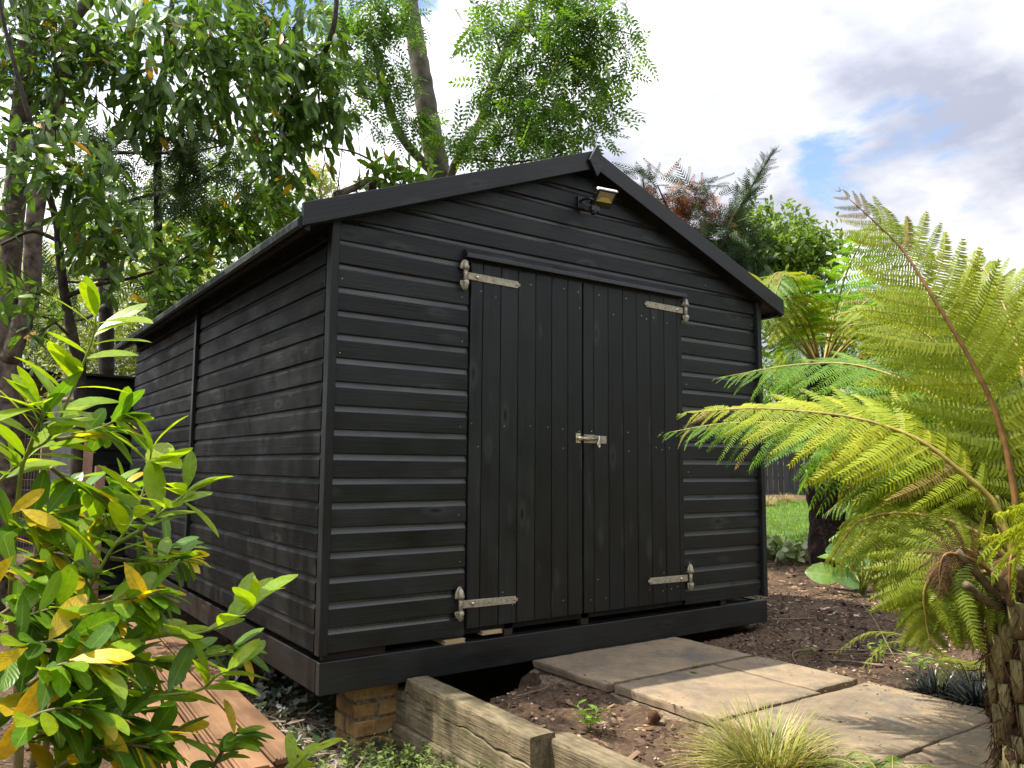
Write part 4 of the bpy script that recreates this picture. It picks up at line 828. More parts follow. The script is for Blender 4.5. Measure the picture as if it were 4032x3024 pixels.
def frond(F, pts, nrm, lmax, mat, rach, n=27, parts=True, tip_mat=None, r0=0.010, start=0.16, tpl=PINNA, tmesh=None, lab=None, droop=0.12, tip_mesh=None, ang0=1.35):
    P = spline(pts, 90); tan = unit(np.gradient(P, axis=0)); nrm = np.array(nrm, float)
    mb = MB().tube(P[::3], [r0*(1-0.88*i/29) for i in range(30)], 6)
    fr = inst('frond', mb.mesh('frond', rach, True), F)
    if lab: fr['label'] = lab
    seglen = np.concatenate([[0], np.cumsum(np.linalg.norm(np.diff(P, axis=0), axis=1))]); seglen /= seglen[-1]
    L, Dr, Nn, Sc, Rn, S_ = [], [], [], [], [], []
    for i in range(n):
        s = start+(0.995-start)*(i/(n-1))**0.92; k = min(np.searchsorted(seglen, s), 89); tn = tan[k]; p = P[k]
        side = np.cross(nrm, tn); side /= np.linalg.norm(side)+1e-9; nf = np.cross(tn, side)
        u = (s-start)/(1-start); ln = lmax*(min(1.0, 0.55+u*2.4))*(1-u**1.7)**0.85+0.012
        a = ang0-0.75*u
        for sg in (1, -1):
            d = side*sg*math.sin(a)+tn*math.cos(a)+np.array([0, 0, -droop])-nf*0.06+RNG.normal(0, .045, 3)
            l2 = ln*random.uniform(0.9, 1.08); L.append(p); Dr.append(d); Nn.append(nf+RNG.normal(0, .17, 3)); Sc.append((l2, -sg*l2*random.uniform(0.95, 1.2)*(1+0.3*u), l2*random.uniform(0.6, 2.2))); Rn.append(random.random()); S_.append(u)
    L, Dr, Nn, Sc, Rn, S_ = map(np.array, (L, Dr, Nn, Sc, Rn, S_))
    tv = PINNAS2 if tpl is PINNA2 else PINNAS; pick = RNG.integers(0, len(tv), len(S_))
    if lmax > 0.15 and mat is not M['fern_dead']: dead = RNG.random(len(S_)) < 0.018
    else: dead = np.zeros(len(S_), bool)
    groups = [(~dead, mat)] if tip_mat is None else [(~dead & (S_ < 0.86), mat), (~dead & (S_ >= 0.86), tip_mat)]
    groups.append((dead, M['fern_bronze']))
    for sel0, mt in groups:
        for q in range(len(tv)):
            sel = sel0 & (pick == q)
            if not sel.any(): continue
            if parts:
                key = (id(tv), q, mt.name)
                if key not in PMESH: PMESH[key] = tpl_mesh('leaflet', tv[q], mt)
                leaf_parts(fr, 'leaflet', PMESH[key], tv[q], L[sel], Dr[sel], Nn[sel], Sc[sel], Rn[sel], mt, int(sel.sum()))
            else: leaf_parts(fr, 'leaflet', None, tv[q], L[sel], Dr[sel], Nn[sel], Sc[sel], Rn[sel], mt, 0, 'leaflets', True)
    return fr
def near_fern():
    top = (1.354, -2.224, 0.413); base = (top[0]+0.02, top[1]-0.02, float(ground_h(top[0], top[1]))-0.03)
    F = thing('tree_fern', 'large sunlit tree fern in the right foreground with arching fronds', 'tree fern', base)
    tocam = np.array(CAM)-np.array(top); tocam /= np.linalg.norm(tocam); up = np.array([0, 0, 1.0])
    fm = {k: None for k in ('fern', 'fern_yellow', 'fern_bronze', 'fern_dark')}
    # trunk of old frond stubs
    V = []; n = 22; rows = 40
    mb = MB()
    zs = np.linspace(base[2]-0.05, top[2]+0.01, rows)
    for j, z in enumerate(zs):
        t = j/(rows-1); cx_, cy_ = base[0]+(top[0]-base[0])*t, base[1]+(top[1]-base[1])*t
        for i in range(n):
            a = 2*PI*i/n; r = 0.098+0.010*math.sin(a*7+z*9)+0.012*math.sin(a*3+z*21)+random.uniform(-.010, .010)
            mb.v.append((cx_+r*math.cos(a), cy_+r*math.sin(a), z))
    for j in range(rows-1):
        for i in range(n): k = (i+1) % n; mb.f.append((j*n+i, j*n+k, (j+1)*n+k, (j+1)*n+i))
    mb.f.append(tuple((rows-1)*n+i for i in range(n)))
    fib = plain('fern_trunk_fibre', (0.060, 0.036, 0.020), 0.95, 0, 0.5, 60, 1.0, 0.2)
    stub = wood('cut_frond_stub', (0.06, 0.05, 0.02), (0.17, 0.14, 0.055), (0.30, 0.24, 0.10), (0.5, 0.8), knots=False, bstr=0.6)
    mb.build('trunk', fib, F, True)
    for j in range(62):     # cut stubs lapping upwards round the trunk
        a = j*2.39996; t = (j+0.5)/62; z = base[2]+0.03+t*(top[2]-base[2]-0.10)
        cx_, cy_ = base[0]+(top[0]-base[0])*t, base[1]+(top[1]-base[1])*t; r = 0.104; L = random.uniform(0.07, 0.15)
        ox, oy = math.cos(a), math.sin(a); w = random.uniform(0.014, 0.026)
        P = [(cx_+ox*(r-0.008), cy_+oy*(r-0.008), z-0.02), (cx_+ox*(r+0.006), cy_+oy*(r+0.006), z+L*0.4), (cx_+ox*(r+0.016), cy_+oy*(r+0.016), z+L)]
        tb = MB().tube([(0, 0, 0), (L*0.5, 0, 0.010), (L, 0, 0.016)], [w*0.8, w, w*0.92], 7)
        tb.v = [(x, y*1.15, zz*0.55) for x, y, zz in tb.v]
        zax = Vector((0, 0, 1)); xo = Vector((ox, oy, 0)); yo = zax.cross(xo)
        m = Matrix(((zax.x, yo.x*-1, xo.x, 0), (zax.y, yo.y*-1, xo.y, 0), (zax.z, yo.z*-1, xo.z, 0), (0, 0, 0, 1)))
        m = Matrix.Translation((cx_+ox*(r-0.004), cy_+oy*(r-0.004), z)) @ Matrix.Rotation(random.uniform(-.12, .12), 4, Vector((ox, oy, 0))) @ m
        inst('stub', tb.mesh('stub', stub, True), F, m)
    # hairy fibres
    N = 2600; a = RNG.uniform(0, 6.283, N); t = RNG.random(N); z = base[2]+t*(top[2]-base[2]); r = 0.10+RNG.uniform(-0.004, 0.018, N)
    loc = np.stack([base[0]+(top[0]-base[0])*t+r*np.cos(a), base[1]+(top[1]-base[1])*t+r*np.sin(a), z], -1)
    d = unit(np.stack([np.cos(a)*0.25, np.sin(a)*0.25, -np.ones(N)], -1)+RNG.normal(0, .45, (N, 3)))
    hair = (np.array([[0, -0.02, 0], [0, 0.02, 0], [0.5, 0.015, 0.06], [1, 0, 0]], float), np.array([[0, 1, 2], [0, 2, 3]]))
    V, T = stamp(hair, loc, d, rdirs(N), RNG.uniform(0.03, 0.075, N)); tag(inst('fibres', np_mesh('fibres', V, T, leaf_mat('trunk_hair', [(0, (0.035, 0.02, 0.012)), (0.7, (0.09, 0.05, 0.025)), (1, (0.20, 0.13, 0.07))], 0.1, (1, 1, 1), 0.9, 0.2, False), np.repeat(RNG.random(N), 4)), F), kind='stuff')
    # cut stalks around the crown
    stalk = plain('cut_stalk', (0.15, 0.115, 0.055), 0.7, 0, 0.3, 30)
    for q in (([(1.291, -2.203, 0.402), (1.185, -2.189, 0.490), (1.087, -2.167, 0.575)], 0.013), ([(1.258, -2.204, 0.398), (1.157, -2.199, 0.440), (1.084, -2.190, 0.482)], 0.012), ([(1.270, -2.237, 0.402), (1.178, -2.255, 0.472), (1.131, -2.252, 0.515)], 0.013), ([(1.270, -2.185, 0.380), (1.199, -2.166, 0.432), (1.143, -2.154, 0.449)], 0.010), ([(1.309, -2.266, 0.409), (1.226, -2.291, 0.486), (1.157, -2.298, 0.537)], 0.014)):
        MB().tube(spline(q[0], 8), [q[1]*1.2]+[q[1]]*7, 7).build('stalk', stalk, F, True)
    for j in range(16):
        a = j*2.4; MB().tube(spline([(top[0]+0.05*math.cos(a), top[1]+0.05*math.sin(a), top[2]-0.03), (top[0]+0.085*math.cos(a), top[1]+0.085*math.sin(a), top[2]+0.05), (top[0]+0.11*math.cos(a), top[1]+0.11*math.sin(a), top[2]+random.uniform(.08, .16))], 6), 0.011, 6).build('stalk', stalk, F, True)
    A = tocam
    frond(F, [(1.349, -2.228, 0.469), (1.335, -2.229, 0.750), (1.301, -2.209, 0.970), (1.248, -2.169, 1.140), (1.175, -2.095, 1.351), (1.141, -2.019, 1.523), (1.099, -1.953, 1.625), (1.035, -1.873, 1.740)], A*1.0+up*0.25, 0.36, M['fern'], M['rachis_brown'], 27, True, M['fern_bronze'], 0.011, 0.16, PINNA, fm['fern'], 'tall upright frond with bronze tip', 0.05, fm['fern_bronze'])
    frond(F, [(1.316, -2.228, 0.458), (1.303, -2.230, 0.548), (1.271, -2.203, 0.706), (1.197, -2.128, 0.818), (1.139, -2.038, 0.910), (1.074, -1.901, 0.972), (1.003, -1.756, 1.002), (0.910, -1.570, 1.020), (0.795, -1.364, 1.006)], A*0.75+up*0.75, 0.30, M['fern_yellow'], M['rachis'], 27, True, None, 0.011, 0.24, PINNA, fm['fern_yellow'], 'bright yellow-green frond reaching towards the shed', 0.10)
    frond(F, [(1.355, -2.204, 0.445), (1.352, -2.190, 0.542), (1.315, -2.101, 0.628), (1.251, -1.938, 0.669), (1.210, -1.807, 0.642), (1.202, -1.745, 0.585), (1.188, -1.671, 0.468)], A*0.55+up*0.8, 0.27, M['fern'], M['rachis'], 28, True, None, 0.010, 0.22, PINNA, fm['fern'], 'frond curving down to a point over the soil', 0.06)
    frond(F, [(1.279, -2.223, 0.433), (1.151, -2.175, 0.572), (1.091, -2.130, 0.551), (1.070, -2.079, 0.458), (1.099, -2.062, 0.358), (1.120, -2.065, 0.271)], A*0.9+up*0.3, 0.25, M['fern'], M['rachis'], 26, True, None, 0.008, 0.30, PINNA, fm['fern'], None, 0.12)
    frond(F, [(1.427, -2.182, 0.450), (1.445, -2.124, 0.671), (1.393, -2.010, 0.835), (1.331, -1.805, 0.924), (1.232, -1.497, 0.982), (1.111, -1.289, 0.985), (0.992, -1.077, 0.948)], A*0.4+up*0.9, 0.30, M['fern_dark'], M['rachis'], 28, True, None, 0.010, 0.26, PINNA, fm['fern_dark'], None, 0.20)
    more = [([(1.437, -2.192, 0.472), (1.564, -2.131, 0.837), (1.605, -2.001, 1.132), (1.575, -1.844, 1.326), (1.523, -1.697, 1.422), (1.483, -1.546, 1.422)], A*0.8+up*0.5, 0.36, 'fern', 0.08),
            ([(1.437, -2.192, 0.472), (1.625, -2.117, 0.775), (1.754, -1.991, 1.007), (1.772, -1.842, 1.176), (1.753, -1.655, 1.266), (1.695, -1.487, 1.241)], A*0.7+up*0.6, 0.36, 'fern_dark', 0.10),
            ([(1.443, -2.196, 0.472), (1.751, -2.078, 0.741), (1.907, -1.971, 0.962), (1.993, -1.803, 1.101), (1.939, -1.645, 1.128), (1.896, -1.486, 1.077)], A*0.7+up*0.6, 0.34, 'fern', 0.12),
            ([(1.433, -2.186, 0.450), (1.488, -2.124, 0.624), (1.493, -2.018, 0.726), (1.511, -1.852, 0.770), (1.472, -1.698, 0.750), (1.410, -1.584, 0.678)], A*0.6+up*0.7, 0.28, 'fern_yellow', 0.2),
            ([(1.390, -2.221, 0.479), (1.428, -2.241, 0.908), (1.493, -2.201, 1.199), (1.576, -2.107, 1.445), (1.644, -1.991, 1.614)], A*1.0+up*0.2, 0.34, 'fern', 0.05),
            ([(1.482, -2.158, 0.443), (1.520, -2.126, 0.654), (1.487, -1.988, 1.012), (1.436, -1.728, 1.184), (1.352, -1.489, 1.219), (1.196, -1.189, 1.179)], A*0.5+up*0.85, 0.33, 'fern_dark', 0.10),
            ([(1.432, -2.186, 0.458), (1.460, -2.091, 0.714), (1.409, -1.971, 0.820), (1.335, -1.800, 0.859), (1.294, -1.645, 0.834), (1.267, -1.555, 0.757)], A*0.5+up*0.8, 0.28, 'fern', 0.25),
            ([(1.449, -2.200, 0.472), (1.532, -2.182, 0.837), (1.594, -2.143, 1.151), (1.674, -2.047, 1.402), (1.706, -1.912, 1.606)], A*1.0+up*0.2, 0.36, 'fern', 0.05),
            ([(1.354, -2.258, 0.486), (1.422, -2.289, 0.836), (1.518, -2.272, 1.133), (1.642, -2.208, 1.387)], A*1.0+up*0.2, 0.36, 'fern', 0.05),
            ([(1.306, -2.217, 0.430), (1.238, -2.179, 0.506), (1.223, -2.137, 0.454), (1.254, -2.121, 0.351), (1.274, -2.124, 0.269)], A*0.9+up*0.3, 0.20, 'fern', 0.12),
            ([(1.411, -2.167, 0.421), (1.403, -2.079, 0.550), (1.352, -1.972, 0.574), (1.307, -1.884, 0.515), (1.272, -1.798, 0.419)], A*0.7+up*0.6, 0.26, 'fern', 0.15),
            ([(1.362, -2.194, 0.422), (1.320, -2.116, 0.522), (1.276, -2.023, 0.523), (1.225, -1.941, 0.451), (1.214, -1.896, 0.349)], A*0.7+up*0.6, 0.24, 'fern_yellow', 0.12),
            ([(1.423, -2.175, 0.421), (1.461, -2.097, 0.564), (1.498, -1.949, 0.644), (1.455, -1.790, 0.604), (1.412, -1.688, 0.515)], A*0.6+up*0.7, 0.27, 'fern', 0.12),
            ([(1.544, -2.139, 0.428), (1.727, -2.043, 0.594), (1.793, -1.861, 0.734), (1.752, -1.652, 0.765), (1.699, -1.485, 0.715), (1.641, -1.371, 0.626)], A*0.4+up*0.9, 0.30, 'fern_dark', 0.15),
            ([(1.556, -2.149, 0.444), (1.786, -2.054, 0.839), (1.932, -1.884, 1.111), (1.940, -1.673, 1.339), (1.920, -1.488, 1.442), (1.891, -1.284, 1.457)], A*0.6+up*0.7, 0.38, 'fern', 0.10),
            ([(1.562, -2.153, 0.444), (1.860, -2.035, 0.755), (2.092, -1.859, 0.990), (2.153, -1.673, 1.119), (2.073, -1.493, 1.126), (2.020, -1.326, 1.071)], A*0.5+up*0.8, 0.36, 'fern_dark', 0.15),
            ([(1.562, -2.153, 0.444), (1.880, -2.038, 0.671), (2.054, -1.936, 0.841), (2.173, -1.784, 0.919), (2.169, -1.653, 0.882)], A*0.5+up*0.8, 0.33, 'fern_dark', 0.15),
            ([(1.463, -2.206, 0.443), (1.580, -2.191, 0.640), (1.802, -2.131, 0.872), (2.001, -2.049, 1.050), (2.154, -1.931, 1.214)], A*0.9+up*0.4, 0.36, 'fern', 0.1),
            ([(1.328, -2.261, 0.461), (1.299, -2.361, 0.634), (1.333, -2.456, 0.704), (1.381, -2.547, 0.669)], A*0.2+up*1.0, 0.30, 'fern', 0.2),
            ([(1.250, -2.280, 0.463), (1.103, -2.414, 0.683), (0.942, -2.562, 0.809), (0.841, -2.679, 0.831)], A*0.3+up*1.0, 0.30, 'fern', 0.2),
            ([(1.463, -2.206, 0.443), (1.790, -2.226, 0.713), (2.150, -2.255, 0.876), (2.567, -2.308, 0.918)], up*1.0, 0.32, 'fern', 0.2)]
    rr = random.Random(12)      # the rest of the crown, arching to the back and the sides
    for j in range(9):
        a = -0.3+j*0.18+rr.uniform(-.08, .08); l = rr.uniform(1.15, 1.5); e = rr.uniform(0.25, 1.05); dx, dy = math.cos(a), math.sin(a)
        q = [(top[0]+dx*0.05, top[1]+dy*0.05, top[2]+0.02), (top[0]+dx*l*0.26, top[1]+dy*l*0.26, top[2]+l*0.48*e), (top[0]+dx*l*0.6, top[1]+dy*l*0.6, top[2]+l*0.66*e), (top[0]+dx*l*0.98, top[1]+dy*l*0.98, top[2]+l*(0.62*e-0.22))]
        more.append((q, A*0.35+up*0.9, 0.33, 'fern_dark' if j % 3 else 'fern', 0.15))
    for pts, nr, lm, mt, dr in more: frond(F, pts, nr, lm, M[mt], M['rachis'], 28, False, None, 0.010, 0.22, PINNA, None, None, dr)
    dead = [([(1.290, -2.231, 0.440), (1.161, -2.202, 0.534), (1.060, -2.159, 0.569), (1.041, -2.140, 0.522), (1.049, -2.135, 0.441)], 0.10), ([(1.267, -2.241, 0.443), (1.188, -2.274, 0.566), (1.165, -2.274, 0.502), (1.171, -2.270, 0.435)], 0.06), ([(1.434, -2.184, 0.428), (1.408, -2.066, 0.609), (1.365, -1.926, 0.717), (1.350, -1.852, 0.707)], 0.12)]
    for pts, lm in dead: frond(F, pts, A, lm, M['fern_dead'], M['rachis_brown'], 20, False, None, 0.007, 0.35, PINNA2, None, 'withered brown frond hanging from the crown', 0.35)
near_fern()
def far_fern(x, y, h, n, L, label, r=0.16, seed=1, lean=(0, 0), zvar=(0.2, 0.9), mats=('fern', 'fern_yellow', 'fern_dark'), lm=0.36):
    rr = random.Random(seed); z0 = float(ground_h(x, y))
    F = thing('tree_fern', label, 'tree fern', (x, y, z0))
    top = (x+lean[0], y+lean[1], z0+h); mb = MB(); P = spline([(x, y, z0-0.05), ((x+top[0])/2+0.02, (y+top[1])/2, z0+h/2), top], 26)
    mb.tube(P, [r*(1.12-0.2*i/25)*(1+0.08*math.sin(i*5.1)) for i in range(26)], 16)
    mb.v = [(a+rr.uniform(-.014, .014), b+rr.uniform(-.014, .014), c) for a, b, c in mb.v]
    mb.build('trunk', plain('dark_fern_trunk', (0.020, 0.012, 0.010), 0.95, 0, 0.5, 40, 1.0, 0.2), F, True)
    for i in range(n):
        a = i*2.39996+rr.uniform(-.2, .2); e = rr.uniform(*zvar); l = L*rr.uniform(0.8, 1.1); dx, dy = math.cos(a), math.sin(a)
        pts = [(top[0]+dx*0.05, top[1]+dy*0.05, top[2]), (top[0]+dx*l*0.28, top[1]+dy*l*0.28, top[2]+l*0.42*e), (top[0]+dx*l*0.62, top[1]+dy*l*0.62, top[2]+l*0.55*e), (top[0]+dx*l*0.95, top[1]+dy*l*0.95, top[2]+l*(0.50*e-0.28))]
        frond(F, pts, (0, 0, 1), lm, M[mats[i % len(mats)]], M['rachis'], 24, False, None, 0.012, 0.16, PINNA2, None, None, 0.12)
p2 = (5.607, 1.215, -0.110)
far_fern(p2[0], p2[1], 2.05, 26, 2.0, 'second tree fern with a dark trunk behind the shed corner', 0.17, 4, (0, 0), (0.35, 1.05), mats=('fern_dark', 'fern', 'fern_dark'), lm=0.42)

# ------------------------------------------------------------------ small plants
BLADE = (np.array([[0, -.5, 0], [0, .5, 0], [.25, -.5, .10], [.25, .5, .10], [.5, -.42, .13], [.5, .42, .13], [.78, -.25, .06], [.78, .25, .06], [1, 0, -.10]], float),
         np.array([[0, 2, 3], [0, 3, 1], [2, 4, 5], [2, 5, 3], [4, 6, 7], [4, 7, 5], [6, 8, 7]]))
def tuft(name, label, cat, x, y, r, n, L, wid, mat, lean=0.9, zoff=0.0, arch=2.2):
    z = float(ground_h(x, y))+zoff; P = thing(name, label, cat, (x, y, z))
    a = RNG.uniform(0, 6.283, n); q = r*np.sqrt(RNG.random(n)); e = RNG.uniform(0.15, lean, n)*(0.4+0.6*q/r)+RNG.uniform(0, .25, n)
    loc = np.stack([x+q*np.cos(a), y+q*np.sin(a), np.full(n, z-0.005)], -1); a2 = a+RNG.normal(0, .5, n)
    out = np.stack([np.cos(a2), np.sin(a2), np.zeros(n)], -1); d = unit(out*np.sin(e)[:, None]+np.array([0, 0, 1])*np.cos(e)[:, None])
    nn = -out+np.array([0, 0, 1.0])+RNG.normal(0, .15, (n, 3)); l = L*RNG.uniform(0.55, 1.1, n)
    tv = BLADE[0].copy(); s = np.stack([l, np.full(n, wid)*RNG.uniform(.7, 1.3, n), l*arch*RNG.uniform(0.5, 1.4, n)], -1)
    # arching blades: bend outwards, tip falls
    M_ = frames(d, nn); t = tv[:, 0]; V = []
    base = np.einsum('nij,nkj->nki', M_, tv[None]*np.stack([s[:, 0], s[:, 1], np.zeros(n)], -1)[:, None, :])
    sag = (t**2)[None, :]*(l*RNG.uniform(0.25, 0.75, n)*arch*0.45)[:, None]
    V = base+loc[:, None, :]; V[:, :, 2] -= sag*np.sin(e+0.25)[:, None]; V[:, :, 0] += out[:, 0:1]*sag*0.5; V[:, :, 1] += out[:, 1:2]*sag*0.5
    T = BLADE[1][None]+(np.arange(n)*9)[:, None, None]
    tag(inst('blades', np_mesh('blades', V.reshape(-1, 3), T.reshape(-1, 3), mat, np.repeat(RNG.random(n), 9)), P), kind='stuff'); return P
carex = leaf_mat('straw_yellow_sedge', [(0, (0.13, 0.18, 0.035)), (0.4, (0.30, 0.32, 0.07)), (0.75, (0.47, 0.44, 0.13)), (0.93, (0.56, 0.50, 0.24)), (1, (0.26, 0.14, 0.06))], 0.35, (1.1, 1.05, 0.6), 0.5, 0.4, False)
tuft('ornamental_grass', 'straw yellow tuft of ornamental grass beside the path', 'grass', 1.04, -1.52, 0.10, 1300, 0.31, 0.0042, carex, 1.35, 0.0)
mondo = leaf_mat('black_mondo', [(0, (0.012, 0.013, 0.016)), (0.7, (0.03, 0.034, 0.038)), (1, (0.06, 0.075, 0.05))], 0.1, (1, 1, 1), 0.35, 0.6, False)
for k, (x, y, lab) in enumerate(((2.42, -1.40, 'black grass tuft at the path edge nearest the shed'), (2.36, -1.62, 'black grass tuft close to the fern trunk'), (2.60, -1.52, 'black grass tuft behind the other two, away from the path'))):
    tuft('black_grass', lab, 'grass', x, y, 0.08, 230, 0.19, 0.007, mondo, 1.2)
dry = leaf_mat('dry_sedge', [(0, (0.25, 0.20, 0.08)), (1, (0.50, 0.40, 0.22))], 0.3, (1, 1, .7), 0.6, 0.3, False)
for (u, lab) in (((12.168, 6.882, 0.202), 'pale dry grass tuft on the lawn edge next to the shed wall'), ((13.332, 7.286, 0.246), 'smaller dry grass tuft on the lawn edge before the dark fence')):
    tuft('dry_grass', lab, 'grass', u[0], u[1], 0.16, 220, 0.34, 0.010, dry, 1.1)
# low hardy ferns
def low_fern(x, y, n, L, label, mat='fern_dark', seed=1, arc=None, z=None):
    rr = random.Random(seed); z0 = float(ground_h(x, y)) if z is None else z; F = thing('low_fern', label, 'fern', (x, y, z0))
    for i in range(n):
        a = (arc[0]+(arc[1]-arc[0])*i/max(1, n-1)) if arc else i*2.4; l = L*rr.uniform(.8, 1.1); dx, dy = math.cos(a), math.sin(a)
        frond(F, [(x, y, z0), (x+dx*l*.3, y+dy*l*.3, z0+l*.30), (x+dx*l*.7, y+dy*l*.7, z0+l*.36), (x+dx*l, y+dy*l, z0+l*.16)], (0, 0, 1), L*0.17, M[mat], M['rachis'], 20, False, None, 0.003, 0.14, PINNA2, None, None, 0.05)
low_fern(2.72, -1.40, 4, 0.55, 'low green fern frond spreading over the soil behind the black grass', 'fern', 2, (2.2, 3.9))
low_fern(1.02, -1.98, 5, 0.26, 'small dark fern at the bottom edge by the path', 'fern_dark', 5, (-0.6, 1.6), -0.20)
# seedlings with a few leaves
M['seed'] = leaf_mat('seedling_leaf', [(0, (0.12, 0.24, 0.03)), (1, (0.24, 0.38, 0.04))], 0.45, (1.2, 1.2, .4), 0.4)
def sprig(x, y, label, h=0.09, n=16, size=0.045, name='seedling', mat='seed', spread=0.05):
    z = float(ground_h(x, y)); P = thing(name, label, 'plant', (x, y, z)); loc = []; d = []
    for k in range(3):
        a = k*2.1; tip = (x+spread*math.cos(a), y+spread*math.sin(a), z+h*random.uniform(.7, 1.1)); MB().tube([(x, y, z), ((x+tip[0])/2, (y+tip[1])/2, z+h*.6), tip], 0.0022, 5).build('stem', M['greenstem'], P, True)
        for i in range(n//3):
            b = a+i*2.4; t = 0.45+0.55*i/max(1, n//3-1); loc.append([x+(tip[0]-x)*t, y+(tip[1]-y)*t, z+(tip[2]-z)*t]); d.append([math.cos(b), math.sin(b), 0.35])
    m = len(loc); leaf_parts(P, 'leaf', tpl_mesh('leaf', SMALL, M[mat]), SMALL, loc, np.array(d), unit(np.array([0, 0, 1.0])+RNG.normal(0, .3, (m, 3))), size*RNG.uniform(.7, 1.2, m), RNG.random(m), M[mat], m)
sprig(0.735, -0.93, 'small bright green seedling in the soil behind the sleeper', 0.10, 24, 0.05)
sprig(2.80, -0.90, 'little green sprout on the soil below the fern fronds', 0.10, 15, 0.05)
sprig(2.72, -1.16, 'low leafy sprig beside the path near the black grass', 0.10, 18, 0.06)
sprig(2.62, -0.62, 'tiny green weed on the soil near the slab corner', 0.04, 9, 0.03)
# large-leaved bergenia clump
M['bergenia'] = leaf_mat('bergenia_leaf', [(0, (0.07, 0.16, 0.04)), (0.7, (0.12, 0.24, 0.06)), (1, (0.20, 0.33, 0.06))], 0.35, (1.1, 1.2, .5), 0.30, 0.6)
BIG = leaf_tpl([(0, 0.02), (0.12, 0.16), (0.35, 0.33), (0.6, 0.36), (0.82, 0.26), (0.95, 0.12), (1.0, 0.01)], 0.10, 0.22)
def bergenia():
    bm_ = tpl_mesh('leaf', BIG, M['bergenia'])
    for c, n, lab in (((4.732, 0.344, -0.014), 11, 'clump of big round glossy leaves right of the dark trunk'), ((5.769, 0.593, 0.015), 12, 'further clump of big glossy leaves behind the hanging frond')):
        z = float(ground_h(c[0], c[1])); P = thing('bergenia', lab, 'plant', (c[0], c[1], z)); loc = []; d = []; nn = []
        for i in range(n):
            a = i*2.4+0.5; r = random.uniform(.06, .2); h = random.uniform(.12, .34); tip = np.array([c[0]+r*math.cos(a), c[1]+r*math.sin(a), z+h])
            MB().tube([(c[0], c[1], z), ((c[0]+tip[0])/2, (c[1]+tip[1])/2, z+h*.7), tuple(tip)], 0.007, 6).build('stalk', M['greenstem'], P, True)
            loc.append(tip); d.append([math.cos(a), math.sin(a), 0.25]); nn.append([-.3*math.cos(a)-0.6, -.3*math.sin(a)-0.65, .75])
        leaf_parts(P, 'leaf', bm_, BIG, loc, np.array(d), np.array(nn)+RNG.normal(0, .2, (n, 3)), RNG.uniform(.22, .32, n), RNG.random(n), M['bergenia'], n)
bergenia()
